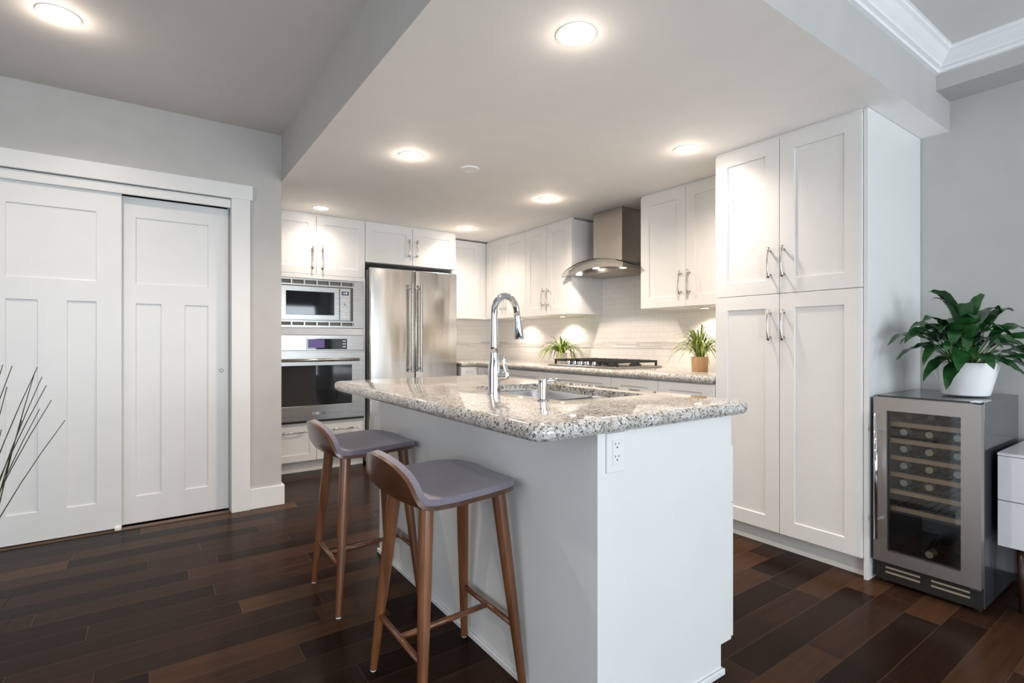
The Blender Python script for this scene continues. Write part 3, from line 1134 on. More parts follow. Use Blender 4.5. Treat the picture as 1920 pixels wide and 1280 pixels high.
# electrical outlet on the end panel
oy = IY0 - 0.0005
out = thing('wall_outlet', 'white double electrical outlet plate on the island end panel', 'outlet', (1.067, IY0, 0.755))
obj('cover_plate', box(new(), 1.030, 1.104, oy - 0.006, oy, 0.755, 0.866), M['trim'], out, bevel=0.002, seg=2)
sf = obj('socket_face', box(new(), 1.051, 1.083, oy - 0.0085, oy - 0.0062, 0.778, 0.846), M['trim'], out, bevel=0.001)
for zc in (0.832, 0.797):
    for xx, hh in ((1.060, 0.006), (1.0735, 0.0048)):
        obj('socket_slot', box(new(), xx - 0.0012, xx + 0.0012, oy - 0.0088, oy - 0.0086, zc - hh / 2 + 0.003, zc + hh / 2 + 0.003), M['dark'], sf)
    obj('ground_hole', tube(new(), [(1.067, oy - 0.0086, zc - 0.007), (1.067, oy - 0.0089, zc - 0.007)], 0.0024, 10), M['dark'], sf)

# island worktop with sink cut-out
WX0, WX1, WY0, WY1 = 0.765, 1.705, 0.982, 2.705
outer = rounded([(WX0, WY0), (WX1, WY0), (WX1, WY1), (WX0, WY1)], [0.055, 0.05, 0.05, 0.055], 7)
SX0, SX1, SY0, SY1 = 1.150, 1.555, 1.325, 1.990
hole = rounded([(SX0, SY0), (SX1, SY0), (SX1, SY1), (SX0, SY1)], [0.075, 0.03, 0.03, 0.06], 7)
bm, rg = counter_bm(outer, 0.870, 0.917, 0.022, 10)
H1 = [bm.verts.new((x, y, 0.917)) for x, y in hole]
H0 = [bm.verts.new((x, y, 0.888)) for x, y in hole]
nh = len(hole)
for k in range(nh):
    bm.faces.new((H1[k], H0[k], H0[(k + 1) % nh], H1[(k + 1) % nh]))
for ringo, ringh in ((rg[-1], H1), (rg[0], H0)):
    es = []
    for R in (ringo, ringh):
        for k in range(len(R)):
            e = bm.edges.get((R[k], R[(k + 1) % len(R)])) or bm.edges.new((R[k], R[(k + 1) % len(R)]))
            es.append(e)
    bmesh.ops.triangle_fill(bm, use_beauty=True, use_dissolve=False, edges=es)
tag(auto_smooth(obj('island_countertop', bm, M['granite']), 40), 'thick bullnosed granite slab on the white island, with sink cut-out', 'countertop')

# double-bowl undermount sink
sk = thing('kitchen_sink', 'undermount double-bowl stainless sink in the island', 'sink', (1.35, 1.66, 0.65))


def bowl(x0, x1, y0, y1, z0, z1, r=0.06):
    bm = new()
    rings = []
    for (ins, z, rr) in ((-0.003, z1, r), (0.0, z1, r), (0.002, z1 - 0.005, r), (0.010, z0 + 0.035, r * 0.9), (0.022, z0 + 0.010, r * 0.8), (0.05, z0, r * 0.6)):
        P = rounded([(x0 + ins, y0 + ins), (x1 - ins, y0 + ins), (x1 - ins, y1 - ins), (x0 + ins, y1 - ins)], [rr] * 4, 6)
        rings.append([bm.verts.new((a, b, z)) for a, b in P])
    for A, B in zip(rings, rings[1:]):
        for k in range(len(A)):
            bm.faces.new((A[k], B[k], B[(k + 1) % len(A)], A[(k + 1) % len(A)]))
    bm.faces.new(rings[-1])
    return bm


for (y0, y1, zt, zb) in ((SY0 - 0.001, 1.560, 0.8865, 0.69), (1.590, SY1 + 0.001, 0.8865, 0.66)):
    b = auto_smooth(obj('bowl', bowl(SX0 - 0.001, SX1 + 0.001, y0, y1, zb, zt), M['sink'], sk, recalc=False), 50)
    bm = new()
    lathe(bm, [(0.0, 0.001), (0.020, 0.001), (0.040, 0.004), (0.043, 0.001)], ((SX0 + SX1) / 2, (y0 + y1) / 2, zb), 24)
    obj('drain', bm, M['chrome'], b, smooth=True)

# faucet
fx, fy, fz = 1.085, 1.668, 0.917
fc = thing('kitchen_faucet', 'tall chrome gooseneck pull-down faucet beside the island sink', 'faucet', (fx, fy, fz))
bm = new()
lathe(bm, [(0.0, 0.0), (0.0275, 0.0), (0.0275, 0.004), (0.0245, 0.006), (0.0240, 0.080), (0.0225, 0.105), (0.0185, 0.13), (0.0165, 0.16)], (fx, fy, fz), 32)
auto_smooth(obj('base', bm, M['chrome'], fc), 40)
ang = math.radians(8)
dx, dy = math.cos(ang), math.sin(ang)
bm = new()
pts, rs = [(fx, fy, fz + 0.158)], [0.0165]
for i in range(1, 6):
    pts.append((fx, fy, fz + 0.158 + i * 0.028))
    rs.append(0.0165 - 0.0035 * i / 5)
Rr = 0.060
zc = fz + 0.318
for i in range(1, 15):
    a = math.radians(172) * i / 14
    q = Rr * (1 - math.cos(a))
    pts.append((fx + dx * q, fy + dy * q, zc + 1.05 * Rr * math.sin(a)))
    rs.append(0.013)
last = pts[-1]
pts.append((last[0] + dx * 0.004, last[1] + dy * 0.004, last[2] - 0.025))
rs.append(0.013)
obj('spout', tube(bm, pts, rs, 20), M['chrome'], fc, smooth=True)
bm = new()
e = pts[-1]
tube(bm, [(e[0], e[1], e[2] + 0.004), (e[0] + dx * 0.003, e[1] + dy * 0.003, e[2] - 0.02), (e[0] + dx * 0.010, e[1] + dy * 0.010, e[2] - 0.082), (e[0] + dx * 0.0105, e[1] + dy * 0.0105, e[2] - 0.090)], [0.0145, 0.015, 0.0205, 0.0185], 24)
auto_smooth(obj('spray_head', bm, M['chrome'], fc), 50)
bm = new()
hx, hy = math.cos(math.radians(-40)), math.sin(math.radians(-40))
tube(bm, [(fx + hx * 0.012, fy + hy * 0.012, fz + 0.070), (fx + hx * 0.046, fy + hy * 0.046, fz + 0.070)], [0.020, 0.0165], 20)
pl = [(0.044, 0.062), (0.048, 0.072), (0.047, 0.090), (0.040, 0.112), (0.037, 0.130), (0.038, 0.142), (0.035, 0.154)]
tube(bm, [(fx + hx * q, fy + hy * q, fz + z) for q, z in pl], [0.013, 0.0145, 0.012, 0.0085, 0.0078, 0.0080, 0.004], 14, flat=0.75)
auto_smooth(obj('lever', bm, M['chrome'], fc), 50)

# soap dispenser
sx_, sy_ = 1.105, 1.392
sd = thing('soap_dispenser', 'short chrome soap dispenser beside the sink', 'soap dispenser', (sx_, sy_, fz))
bm = new()
lathe(bm, [(0.0, 0.0), (0.024, 0.0), (0.023, 0.003), (0.013, 0.006), (0.0135, 0.04), (0.017, 0.068), (0.017, 0.073), (0.0, 0.074)], (sx_, sy_, fz), 28)
auto_smooth(obj('body', bm, M['chrome'], sd), 40)
bm = new()
tube(bm, [(sx_, sy_, fz + 0.066), (sx_ + 0.035, sy_ - 0.008, fz + 0.069), (sx_ + 0.072, sy_ - 0.016, fz + 0.072)], [0.0075, 0.0065, 0.005], 12)
obj('nozzle', bm, M['chrome'], sd, smooth=True)


# ------------------------------------------------------------------ bar stools
def shell_bm(top, thick, half_w, grow=0.0):
    # side profile from the front edge (island side, +x) back and up to the top of the low backrest (-x)
    prof = [(0.190, 0.634), (0.178, 0.640), (0.14, 0.645), (0.08, 0.645), (0.0, 0.641), (-0.08, 0.637), (-0.145, 0.637), (-0.185, 0.646),
            (-0.209, 0.664), (-0.223, 0.690), (-0.231, 0.720), (-0.238, 0.752), (-0.243, 0.782)]
    # resample
    ds = [0]
    for a, b in zip(prof, prof[1:]):
        ds.append(ds[-1] + math.hypot(a[0] - b[0], a[1] - b[1]))
    L = ds[-1]

    def at(s):
        s = max(0, min(L, s))
        for i in range(len(ds) - 1):
            if s <= ds[i + 1] + 1e-9:
                t = (s - ds[i]) / (ds[i + 1] - ds[i])
                return Vector((prof[i][0] + t * (prof[i + 1][0] - prof[i][0]), 0, prof[i][1] + t * (prof[i + 1][1] - prof[i][1])))
    nv, nu = 40, 20
    bm = new()
    A, B = [], []
    for i in range(nv + 1):
        tau = math.sin((i / nv - 0.5) * PI)
        s = (tau + 1) / 2 * L
        c = at(s)
        tg = (at(s + 0.004) - at(s - 0.004)).normalized()
        nrm = Vector((tg.z, 0, -tg.x))
        if nrm.z < 0 or (abs(nrm.z) < 0.2 and nrm.x < 0):
            nrm = -nrm
        e, pw = (4.2, 1 / 2.3) if tau > 0 else (4.2, 1 / 3.0)
        w = max(1e-3, (1 - abs(tau) ** e)) ** pw * (half_w + grow)
        w *= 1.0 - 0.07 * max(0, tau)
        ra, rb = [], []
        for j in range(nu + 1):
            v = math.sin((j / nu - 0.5) * PI)
            y = v * w
            back = max(0, (s - 0.34) / (L - 0.34))
            dish = 0.014 * (abs(y) / half_w) ** 2 * (1 - back) - 0.006
            wrap = 0.055 * back * (abs(y) / half_w) ** 2.2
            pnt = c + Vector((wrap, y, dish))
            ra.append(bm.verts.new(pnt + nrm * top))
            rb.append(bm.verts.new(pnt + nrm * (top - thick)))
        A.append(ra)
        B.append(rb)
    for i in range(nv):
        for j in range(nu):
            bm.faces.new((A[i][j], A[i + 1][j], A[i + 1][j + 1], A[i][j + 1]))
            bm.faces.new((B[i][j], B[i][j + 1], B[i + 1][j + 1], B[i + 1][j]))
        for j in (0, nu):
            bm.faces.new((A[i][j], B[i][j], B[i + 1][j], A[i + 1][j]))
    for i in (0, nv):
        for j in range(nu):
            bm.faces.new((A[i][j], A[i][j + 1], B[i][j + 1], B[i][j]))
    return bm


SG = 'bar stools at the island'
st = thing('bar_stool', 'near walnut bar stool with mauve-grey seat, at the island corner', 'bar stool', (0, 0, 0), SG)
auto_smooth(obj('seat_shell', shell_bm(0.010, 0.012, 0.212, 0.002), M['walnut_b'], st), 50)['label'] = 'moulded walnut plywood shell'
auto_smooth(obj('cushion', shell_bm(0.030, 0.0198, 0.210), M['fabric'], st, bevel=0.008, seg=3, angle=50), 70)['label'] = 'mauve-grey fabric seat and back pad'


def leg_pt(sx, sy, z):
    f = 1 - z / 0.632
    return Vector((sx * (0.128 + 0.050 * f), sy * (0.118 + 0.072 * f), z))


for sx in (-1, 1):
    for sy in (-1, 1):
        bm = new()
        tube(bm, [leg_pt(sx, sy, z) for z in (0.006, 0.2, 0.4, 0.638)], [0.0125, 0.0165, 0.0205, 0.0225], 18)
        lg = auto_smooth(obj('leg', bm, M['walnut'], st), 50)
        bm = new()
        tube(bm, [leg_pt(sx, sy, 0.0), leg_pt(sx, sy, 0.0065)], [0.010, 0.0118], 14)
        obj('foot_cap', bm, M['plastic'], lg)
for sx, z in ((-1, 0.195), (1, 0.205)):
    bm = new()
    tube(bm, [leg_pt(sx, -1, z), leg_pt(sx, 1, z)], 0.0095, 12)
    obj('stretcher', bm, M['walnut'], st, smooth=True)
bm = new()
a, b = leg_pt(-1, 0, 0.195), leg_pt(1, 0, 0.205)
tube(bm, [a, b], 0.0095, 12)
obj('stretcher', bm, M['walnut'], st, smooth=True)
st.location = (0.801, 1.523, 0)
copy_tree(st, (0.803, 2.306, 0), 'far walnut bar stool with mauve-grey seat, towards the refrigerator', SG)

# ------------------------------------------------------------------ wine cooler
WXF = 2.770
wc = thing('wine_cooler', 'stainless-framed glass-door wine cooler with wooden racks', 'wine cooler', (3.06, 0.82, 0))
CYa, CYb = 0.625, 1.008
bm = new()
box(bm, WXF + 0.045, 3.36, CYa, CYa + 0.02, 0.015, 0.868)
box(bm, WXF + 0.045, 3.36, CYb - 0.02, CYb, 0.015, 0.868)
box(bm, 3.33, 3.36, CYa + 0.02, CYb - 0.02, 0.015, 0.868)
box(bm, WXF + 0.045, 3.33, CYa + 0.02, CYb - 0.02, 0.845, 0.868)
box(bm, WXF + 0.045, 3.33, CYa + 0.02, CYb - 0.02, 0.10, 0.125)
obj('body', bm, M['cooler_black'], wc, bevel=0.0015, seg=1)
bm = new()
box(bm, WXF + 0.05, 3.328, CYa + 0.0202, CYa + 0.0212, 0.1255, 0.8445)
box(bm, WXF + 0.05, 3.328, CYb - 0.0212, CYb - 0.0202, 0.1255, 0.8445)
box(bm, 3.327, 3.329, CYa + 0.0212, CYb - 0.0212, 0.1255, 0.8445)
obj('liner', bm, paint('grey_cooler_liner', (0.24, 0.25, 0.25), 0.4), wc)
F = facing('x', WXF)
wd = None
bm = new()
g0, g1, h0, h1 = 0.690, 0.955, 0.158, 0.803
box(bm, WXF, WXF + 0.04, CYa, g0, 0.105, 0.862)
box(bm, WXF, WXF + 0.04, g1, CYb, 0.105, 0.862)
box(bm, WXF, WXF + 0.04, g0, g1, 0.105, h0)
box(bm, WXF, WXF + 0.04, g0, g1, h1, 0.862)
wd = obj('door_frame', bm, M['cooler_steel'], wc)
obj('glass_pane', box(new(), WXF + 0.012, WXF + 0.018, g0, g1, h0, h1), M['pane'], wd)['label'] = 'smoked glass door pane'
bm = new()
for y0, y1, z0, z1 in ((g0, g0 + 0.003, h0, h1), (g1 - 0.003, g1, h0, h1), (g0, g1, h0, h0 + 0.003), (g0, g1, h1 - 0.003, h1)):
    box(bm, WXF + 0.019, WXF + 0.030, y0, y1, z0, z1)
obj('gasket', bm, M['black'], wd)
bm = new()
yh = 0.983
tube(bm, [(WXF - 0.042, yh, 0.215), (WXF - 0.042, yh, 0.790)], 0.0075, 14)
for zz in (0.30, 0.715):
    tube(bm, [(WXF - 0.001, yh, zz), (WXF - 0.042, yh, zz)], 0.0055, 10)
obj('handle', bm, M['chrome'], wd, smooth=True)['label'] = 'slim vertical chrome bar handle'
bm = new()
box(bm, WXF + 0.020, WXF + 0.044, CYa + 0.004, CYb - 0.004, 0.018, 0.103)
gr = obj('toe_grille', bm, M['black'], wc)
bm = new()
for (y0, y1) in ((0.665, 0.795), (0.835, 0.965)):
    for zz in (0.052, 0.074):
        box(bm, WXF + 0.0175, WXF + 0.0199, y0, y1, zz, zz + 0.008)
obj('louver', bm, paint('louver_bronze', (0.30, 0.25, 0.19), 0.35), gr)
for (xx, yy) in ((2.84, 0.65), (2.84, 0.985), (3.33, 0.65), (3.33, 0.985)):
    bm = new()
    tube(bm, [(xx, yy, 0), (xx, yy, 0.02)], 0.014, 12)
    obj('foot', bm, M['black'], wc)
for zz in (0.098, 0.8685):
    obj('hinge', box(new(), WXF + 0.002, WXF + 0.05, CYa + 0.001, CYa + 0.035, zz, zz + 0.004), M['chrome'], wc)
SHZ = [0.728, 0.651, 0.572, 0.494, 0.415, 0.337]
for z in SHZ:
    s = obj('shelf', box(new(), WXF + 0.062, WXF + 0.082, CYa + 0.022, CYb - 0.022, z, z + 0.020), M['beech'], wc)
    bm = new()
    for i in range(9):
        yy = CYa + 0.05 + i * 0.0345
        tube(bm, [(WXF + 0.0822, yy, z + 0.008), (3.31, yy, z + 0.008)], 0.003, 8)
    for xx in (2.95, 3.30):
        tube(bm, [(xx, CYa + 0.022, z + 0.003), (xx, CYb - 0.022, z + 0.003)], 0.003, 8)
    obj('wire_rack', bm, M['black'], s)
# bottles lying on the racks, necks to the glass
cols = {'a': 0.918, 'b': 0.822, 'c': 0.722}
cname = {'a': 'under the handle side', 'b': 'in the middle', 'c': 'at the hinge side'}
rows = [(1, 'abc', 'second'), (2, 'abc', 'third'), (3, 'abc', 'fourth'), (4, 'ab', 'fifth')]
proto = None
BG = 'wine bottles in the cooler'


def bottle(x, y, z, label, cap):
    b = thing('wine_bottle', label, 'bottle', (x, y, z), BG)
    bm = new()
    pr = [(0.0, 0.0), (0.036, 0.0), (0.0375, 0.008), (0.0375, 0.185), (0.034, 0.205), (0.018, 0.232), (0.0142, 0.245), (0.0142, 0.300)]
    lathe(bm, pr, (0, 0, 0), 24)
    bmesh.ops.rotate(bm, cent=(0, 0, 0), matrix=Matrix.Rotation(-PI / 2, 3, 'Y'), verts=bm.verts)
    bmesh.ops.translate(bm, vec=(x + 0.30, y, z), verts=bm.verts)
    obj('glass_body', bm, M['bottle'], b, smooth=True)
    bm = new()
    tube(bm, [(x + 0.055, y, z), (x, y, z)], [0.0152, 0.0148], 18)
    auto_smooth(obj('foil_cap', bm, cap, b), 40)
    return b


zs = lambda i: SHZ[i] + 0.012 + 0.0375
caps = [M['cap_pale'], M['cap_gold'], M['cap_pale'], M['cap_gold'], M['cap_pale']]
q = 0
for (i, cs, nm) in rows:
    for cc in cs:
        cap = M['cap_gold'] if cc == 'b' else M['cap_pale']
        bottle(WXF + 0.088, cols[cc], zs(i), 'wine bottle lying on the %s rack from top, %s' % (nm, cname[cc]), cap)
for yy, lb in ((0.900, 'dark wine bottle on the top rack, under the handle side'), (0.815, 'dark wine bottle on the top rack, in the middle')):
    bottle(WXF + 0.088, yy, zs(0), lb, M['cap_dark'])
bottle(WXF + 0.088, 0.822, 0.127 + 0.0375, 'single wine bottle on the floor of the wine cooler', M['cap_gold'])

# ------------------------------------------------------------------ sideboard
sb = thing('sideboard', 'low white gloss sideboard on dark tapered legs beside the wine cooler', 'sideboard', (3.16, -0.1, 0))
SX, SYb, SYa = 2.900, 0.604, -1.00
bm = new()
box(bm, SX + 0.021, XR - 0.018, SYa, SYb, 0.275, 0.645)
obj('body', bm, M['white_gloss'], sb, bevel=0.002)
obj('top', box(new(), SX, XR - 0.018, SYa, SYb, 0.6455, 0.657), M['white_gloss'], sb, bevel=0.001)
for (z0, z1) in ((0.462, 0.643), (0.270, 0.458)):
    for (a0, a1) in ((0.0, SYb), (-0.5, -0.004), (SYa, -0.504)):
        obj('drawer', box(new(), SX, SX + 0.0205, a0 + 0.001, a1 - 0.001, z0, z1), M['white_gloss'], sb, bevel=0.001, seg=1)
for (xx, yy) in ((2.945, 0.535), (3.36, 0.535), (2.945, -0.94), (3.36, -0.94)):
    bm = new()
    tube(bm, [(xx, yy, 0.0), (xx, yy, 0.2745)], [0.011, 0.019], 14)
    obj('leg', bm, M['legwood'], sb, smooth=True)


# ------------------------------------------------------------------ plants
def blade(bm, pts, widths, side, fold=0.25, mi=0):
    # a ribbon leaf with a folded midrib along the points
    pts = [Vector(p) for p in pts]
    L, Mv, Rv = [], [], []
    for i, p in enumerate(pts):
        t = (pts[min(i + 1, len(pts) - 1)] - pts[max(i - 1, 0)]).normalized()
        s = (Vector(side) - t * t.dot(Vector(side))).normalized()
        nrm = s.cross(t)
        if nrm.z < 0:
            nrm = -nrm
        w = widths[i]
        L.append(bm.verts.new(p + s * w + nrm * (w * fold)))
        Mv.append(bm.verts.new(p))
        Rv.append(bm.verts.new(p - s * w + nrm * (w * fold)))
    for i in range(len(pts) - 1):
        bm.faces.new((L[i], Mv[i], Mv[i + 1], L[i + 1])).material_index = mi
        bm.faces.new((Mv[i], Rv[i], Rv[i + 1], Mv[i + 1])).material_index = mi


def grass_plant(name, label, pos, pot_prof, potmat, count, length, up, wid, seed, avoid=None):
    rnd = random.Random(seed)
    g = thing(name, label, 'plant', pos)
    bm = new()
    lathe(bm, pot_prof, pos, 32)
    auto_smooth(obj('pot', bm, potmat, g, recalc=False), 40)
    zt = pos[2] + max(z for r, z in pot_prof)
    rt = max(r for r, z in pot_prof)
    bm = new()
    lathe(bm, [(0.0, 0.004), (rt * 0.86, 0.0)], (pos[0], pos[1], zt - 0.012), 24)
    obj('soil', bm, M['soil'], g)
    bm = new()
    for k in range(count):
        a = rnd.uniform(0, 2 * PI)
        reach = length * rnd.uniform(0.35, 1.0)
        rise = up * rnd.uniform(0.55, 1.1) * (1.25 - 0.75 * reach / length)
        droop = rnd.uniform(0.3, 1.2) * reach
        c, s = math.cos(a), math.sin(a)
        r0 = rt * 0.5 * rnd.random()
        pts, ws = [], []
        n = 9
        for i in range(n + 1):
            t = i / n
            rr = r0 + reach * (t ** 1.25)
            z = zt - 0.012 + rise * (1 - (1 - t) ** 2) - droop * max(0, t - 0.35) ** 2 * 1.5
            x, y = pos[0] + c * rr, pos[1] + s * rr
            x = min(x, XR - 0.022)
            y = max(y, 1.835)
            z = max(z, 0.925)
            pts.append((x, y, z))
            ws.append(wid * rnd.uniform(0.9, 1.1) * (0.55 + 0.9 * t) * (1 - t ** 3) + 0.0004)
        blade(bm, pts, ws, (-s, c, 0), 0.35)
    obj('foliage', bm, M['fern'], g, smooth=True, recalc=False)
    return g


pr = [(0.0, 0.0), (0.050, 0.0), (0.053, 0.004), (0.056, 0.100), (0.050, 0.100), (0.048, 0.085)]
grass_plant('potted_grass', 'arching grass plant in a peach pot beside the pantry', (3.10, 2.170, 0.9155), pr, M['copper'], 120, 0.23, 0.27, 0.0052, 5)
pr = [(0.0, 0.0), (0.046, 0.0), (0.049, 0.003), (0.053, 0.098), (0.047, 0.098), (0.045, 0.085)]
grass_plant('potted_grass', 'spreading grass plant in a pale pot behind the cooktop', (3.20, 3.745, 0.9155), pr, M['stripepot'], 75, 0.28, 0.19, 0.0072, 11)

# peace lily on the wine cooler
LX, LY, LZ = 3.085, 0.752, 0.8725
pl = thing('peace_lily', 'lush dark green peace lily in a white pot on the wine cooler', 'plant', (LX, LY, LZ))
bm = new()
lathe(bm, [(0.0, 0.0), (0.080, 0.0), (0.087, 0.004), (0.104, 0.075), (0.122, 0.152), (0.116, 0.152), (0.100, 0.11)], (LX, LY, LZ), 48)
auto_smooth(obj('pot', bm, M['porcelain'], pl, recalc=False), 40)['label'] = 'white flared ceramic pot'
bm = new()
lathe(bm, [(0.0, 0.006), (0.108, 0.0)], (LX, LY, LZ + 0.130), 32)
obj('soil', bm, M['soil'], pl)
FWD, RGT = Vector((0.574, 0.819, 0)), Vector((0.819, -0.574, 0))
bm, bs = new(), new()
rnd = random.Random(21)
# (sideways, towards the room (-) or wall (+), rise, blade length, half width, droop)
LV = [(-0.30, 0.00, 0.17, 0.16, 0.024, 0.10), (-0.26, -0.04, 0.20, 0.17, 0.026, 0.12), (-0.22, -0.08, 0.13, 0.17, 0.030, 0.15), (-0.20, -0.06, 0.04, 0.15, 0.024, 0.13),
      (-0.16, -0.02, 0.22, 0.15, 0.028, 0.04), (-0.09, 0.02, 0.30, 0.16, 0.033, -0.02), (-0.05, 0.04, 0.27, 0.16, 0.034, -0.02), (0.02, 0.02, 0.25, 0.14, 0.026, -0.02),
      (0.08, 0.03, 0.27, 0.14, 0.018, -0.04), (0.04, -0.06, 0.20, 0.14, 0.032, 0.06), (0.13, 0.02, 0.24, 0.17, 0.032, 0.0), (0.19, 0.02, 0.25, 0.18, 0.026, 0.02),
      (0.22, -0.02, 0.19, 0.19, 0.024, 0.06), (0.25, -0.06, 0.16, 0.18, 0.026, 0.10), (0.24, -0.10, 0.10, 0.18, 0.030, 0.14), (0.10, -0.12, 0.12, 0.15, 0.035, 0.11),
      (0.15, -0.10, 0.05, 0.13, 0.026, 0.12), (-0.03, -0.13, 0.05, 0.13, 0.030, 0.08), (-0.12, -0.11, 0.09, 0.15, 0.030, 0.13), (-0.09, -0.08, 0.17, 0.15, 0.032, 0.07),
      (0.02, -0.09, 0.14, 0.14, 0.032, 0.08), (-0.02, -0.05, 0.22, 0.13, 0.032, 0.03), (0.20, -0.13, 0.03, 0.13, 0.022, 0.06), (0.07, -0.13, 0.03, 0.12, 0.026, 0.09),
      (-0.17, -0.12, 0.00, 0.13, 0.024, 0.12), (-0.23, 0.02, 0.12, 0.15, 0.024, 0.12), (0.28, -0.08, 0.02, 0.14, 0.016, 0.16), (0.12, 0.06, 0.18, 0.14, 0.03, 0.03),
      (-0.10, 0.06, 0.18, 0.14, 0.03, 0.05), (0.0, 0.08, 0.20, 0.14, 0.03, 0.02), (-0.28, -0.02, 0.10, 0.12, 0.018, 0.10), (0.06, -0.02, 0.17, 0.13, 0.034, 0.05)]
for _ in range(26):
    a_ = rnd.uniform(-PI, PI)
    q_ = rnd.uniform(0.10, 0.27)
    LV.append((q_ * math.cos(a_), 0.55 * q_ * math.sin(a_) - 0.03, rnd.uniform(0.03, 0.22), rnd.uniform(0.12, 0.17), rnd.uniform(0.018, 0.030), rnd.uniform(0.02, 0.13)))
base0 = Vector((LX, LY, LZ + 0.128))
for (sx, sf, rise, bl, hw, droop) in LV:
    dirh = RGT * sx + FWD * sf
    ln = dirh.length
    dh = dirh.normalized()
    root = base0 + dh * min(0.05, ln * 0.25) + Vector((rnd.uniform(-.02, .02), rnd.uniform(-.02, .02), 0))
    knee = base0 + dh * max(0.02, ln - bl * 0.55) + Vector((0, 0, 0.03 + rise * 0.85))
    tip = base0 + dh * (ln + 0.06) + Vector((0, 0, 0.03 + rise - droop))
    mid = base0 + dh * (ln - bl * 0.15) + Vector((0, 0, 0.045 + rise * 1.08 - droop * 0.25))
    n = 14

    def bez(t):
        return root * (1 - t) ** 3 + (root * 0.45 + knee * 0.55 + Vector((0, 0, 0.04))) * 3 * t * (1 - t) ** 2 + mid * 3 * t * t * (1 - t) + tip * t ** 3
    path = [bez(i / n) for i in range(n + 1)]
    for k, pth in enumerate(path):
        pth.x = min(pth.x, XR - 0.035)
        pth.y = min(pth.y, 1.024 - 0.03)
    k0 = 5
    tube(bs, path[:k0 + 1], [0.0032 - 0.0002 * i for i in range(k0 + 1)], 6)
    bp = path[k0:]
    m_ = len(bp) - 1
    ws = []
    for i in range(m_ + 1):
        t = i / m_
        ws.append(hw * 1.4 * (math.sin(PI * min(1, t * 0.92 + 0.06)) ** 0.8) * (1 - 0.35 * t) + 0.0008)
    ws[-1] = 0.0006
    for i in range(1, m_):
        bp[i] = bp[i] + Vector((0, 0, 0.004 * math.sin(i * 2.1 + sx * 40)))
    sd_ = Vector((-dh.y, dh.x, 0)) + Vector((0, 0, rnd.uniform(-0.5, 0.5)))
    blade(bm, bp, ws, sd_, 0.28)
for v in bm.verts:
    v.co.x = min(v.co.x, XR - 0.02)
    v.co.y = min(v.co.y, 1.024 - 0.012)
lf = obj('foliage', bm, M['lily'], pl, smooth=True, recalc=False)
obj('stalks', bs, M['stem'], pl, smooth=True)

# reed plant at the frame's edge
RX, RY = -0.378, 1.655
rp = thing('reed_plant', 'tall thin dark reeds in a white pot near the closet doors', 'plant', (RX, RY, 0))
bm = new()
lathe(bm, [(0.0, 0.0), (0.085, 0.0), (0.08, 0.006), (0.098, 0.300), (0.090, 0.300), (0.088, 0.27)], (RX, RY, 0), 40)
auto_smooth(obj('pot', bm, M['porcelain'], rp, recalc=False), 40)
bm = new()
lathe(bm, [(0.0, 0.006), (0.0905, 0.0)], (RX, RY, 0.275), 32)
obj('soil', bm, M['soil'], rp)
bm = new()
rnd = random.Random(4)
tips = []
# (sideways reach, height) of the reeds that lean towards the kitchen
for (s_, z_) in ((0.145, 1.070), (0.178, 1.068), (0.205, 1.064), (0.222, 1.056), (0.254, 1.027), (0.235, 0.992), (0.220, 0.940), (0.178, 1.040), (0.176, 0.968), (0.187, 0.950),
                 (0.125, 1.020), (0.138, 0.93), (0.118, 0.90), (0.122, 0.715), (0.140, 0.69), (0.135, 0.58), (0.172, 0.55)):
    tips.append((s_, rnd.uniform(-0.05, 0.05), z_))
for _ in range(34):
    a = rnd.uniform(0.6 * PI, 1.7 * PI)
    r = rnd.uniform(0.06, 0.24)
    tips.append((r * math.cos(a), r * math.sin(a) * 0.8, rnd.uniform(0.75, 1.12)))
for (s_, f_, z_) in tips:
    r0 = Vector((RX, RY, 0.28)) + RGT * rnd.uniform(-0.03, 0.045) + FWD * rnd.uniform(-0.03, 0.03)
    tp = Vector((RX, RY, z_)) + RGT * (s_ + (0.018 if s_ > 0.1 else 0)) + FWD * f_
    low = z_ < 0.75
    c1 = r0 + Vector((0, 0, (z_ - 0.33) * (0.75 if low else 0.5))) + RGT * s_ * (0.12 if not low else 0.2)
    pts = []
    for i in range(11):
        t = i / 10
        pts.append(r0 * (1 - t) ** 2 + c1 * 2 * t * (1 - t) + tp * t * t)
    tube(bm, pts, [0.0022 - 0.00014 * i for i in range(11)], 6)
obj('reeds', bm, M['twig'], rp, smooth=True)


# ------------------------------------------------------------------ lamps
def downlight(x, y, z, label, power, group, r=0.055, glow=0.011):
    d = thing('recessed_light', label, 'ceiling light', (x, y, z), group)
    bm = new()
    lathe(bm, [(r + 0.018, 0.0), (r + 0.017, -0.004), (r + 0.002, -0.006), (r, -0.002)], (x, y, z), 40)
    auto_smooth(obj('trim_ring', bm, M['plastic'], d), 60)
    bm = new()
    lathe(bm, [(r, -0.002), (r * 0.7, -0.0075), (0.0, -0.010)], (x, y, z), 40)
    obj('lens', bm, M['lamp'], d, smooth=True)['label'] = 'glowing round lens'
    L = bpy.data.lights.new('lamp_light', 'SPOT')
    L.energy = power
    L.color = WARM
    L.spot_size = math.radians(156)
    L.spot_blend = 1.0
    L.shadow_soft_size = 0.05
    o = bpy.data.objects.new('lamp_light', L)
    COL.objects.link(o)
    o.parent = d
    o.location = (0, 0, -0.02)
    L = bpy.data.lights.new('added_halo', 'POINT')  # extra bare point light, added under the lens to brighten the ceiling around it
    L.energy = power * glow
    L.color = WARM
    L.shadow_soft_size = 0.05
    o = bpy.data.objects.new('added_halo', L)
    COL.objects.link(o)
    o.parent = d
    o.location = (0, 0, -0.050)


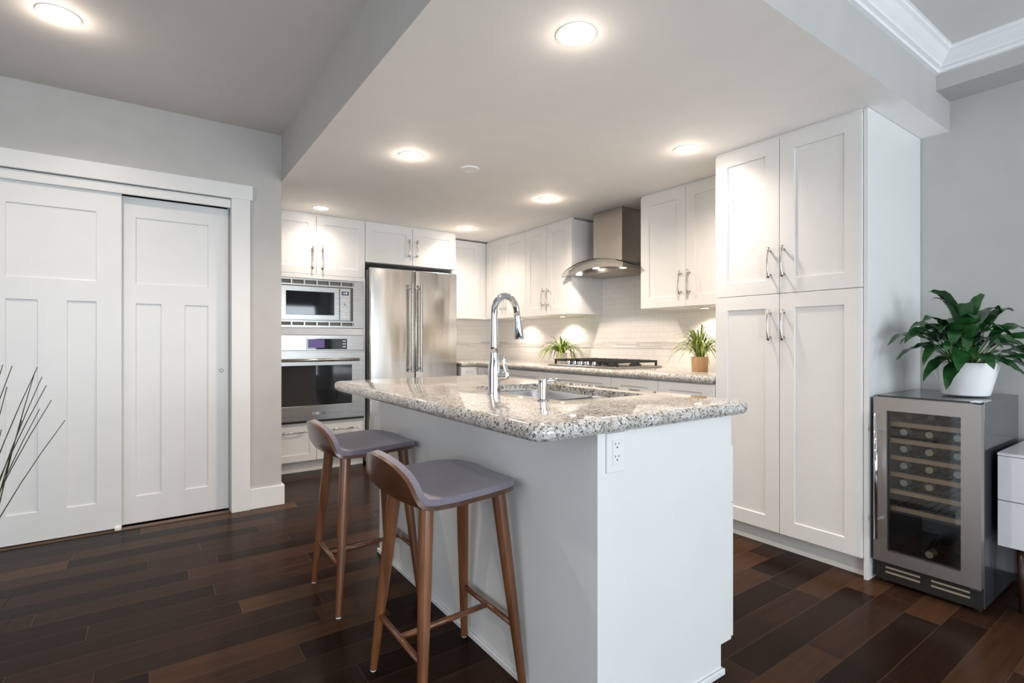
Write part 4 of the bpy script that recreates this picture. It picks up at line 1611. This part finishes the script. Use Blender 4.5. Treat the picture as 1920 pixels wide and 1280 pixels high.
DG = 'recessed ceiling lights'
downlight(1.25, 1.384, ZS, 'recessed ceiling light over the near end of the island', P_DOWN * 0.7, DG)
downlight(1.263, 2.847, ZS, 'recessed ceiling light between island and oven cabinet', P_DOWN, DG)
downlight(2.513, 1.847, ZS, 'recessed ceiling light in front of the pantry', P_DOWN * 0.62, DG)
downlight(1.153, 4.385, ZS, 'recessed ceiling light in front of the oven tower', P_DOWN * 0.24, DG)
downlight(2.517, 3.117, ZS, 'recessed ceiling light in front of the range hood', P_DOWN * 1.1, DG)
downlight(2.529, 4.378, ZS, 'recessed ceiling light by the refrigerator, in the kitchen corner', P_DOWN * 0.65, DG)
downlight(-0.325, 2.97, ZC, 'recessed ceiling light in front of the closet doors', P_HALL, DG, 0.06, 0.035)

sn = thing('smoke_detector', 'flat white round detector disc on the kitchen ceiling', 'detector', (1.67, 2.851, ZS))
bm = new()
lathe(bm, [(0.062, 0.0), (0.060, -0.006), (0.05, -0.009), (0.0, -0.010)], (1.67, 2.851, ZS), 36)
auto_smooth(obj('cover', bm, M['plastic'], sn), 50)


def puck(x, y, label):
    d = thing('under_cabinet_light', label, 'cabinet light', (x, y, 1.367), 'under-cabinet puck lights')
    bm = new()
    lathe(bm, [(0.036, 0.0), (0.036, -0.006), (0.028, -0.007)], (x, y, 1.367), 28)
    obj('ring', bm, M['nickel'], d)
    bm = new()
    lathe(bm, [(0.028, -0.007), (0.0, -0.008)], (x, y, 1.367), 28)
    obj('lens', bm, M['puck'], d)
    L = bpy.data.lights.new('lamp_light', 'SPOT')
    L.energy = P_PUCK
    L.color = WHITE
    L.spot_size = math.radians(140)
    L.spot_blend = 0.6
    L.shadow_soft_size = 0.02
    o = bpy.data.objects.new('lamp_light', L)
    COL.objects.link(o)
    o.parent = d
    o.location = (0, 0, -0.015)


puck(3.275, 3.818, 'glowing puck light under the cabinet beside the range hood')
puck(3.275, 4.522, 'glowing puck light under the corner cabinet behind the faucet')
puck(3.285, 2.258, 'glowing puck light above the plant beside the pantry')

for yy in (HC - 0.25, HC + 0.262):
    L = bpy.data.lights.new('hood_light', 'SPOT')
    L.energy = P_HOOD
    L.color = WHITE
    L.spot_size = math.radians(100)
    L.spot_blend = 1.0
    L.shadow_soft_size = 0.02
    o = bpy.data.objects.new('hood_light', L)
    COL.objects.link(o)
    o.parent = rh
    o.location = Vector((3.06, yy, 1.67)) - ORG[rh.name]
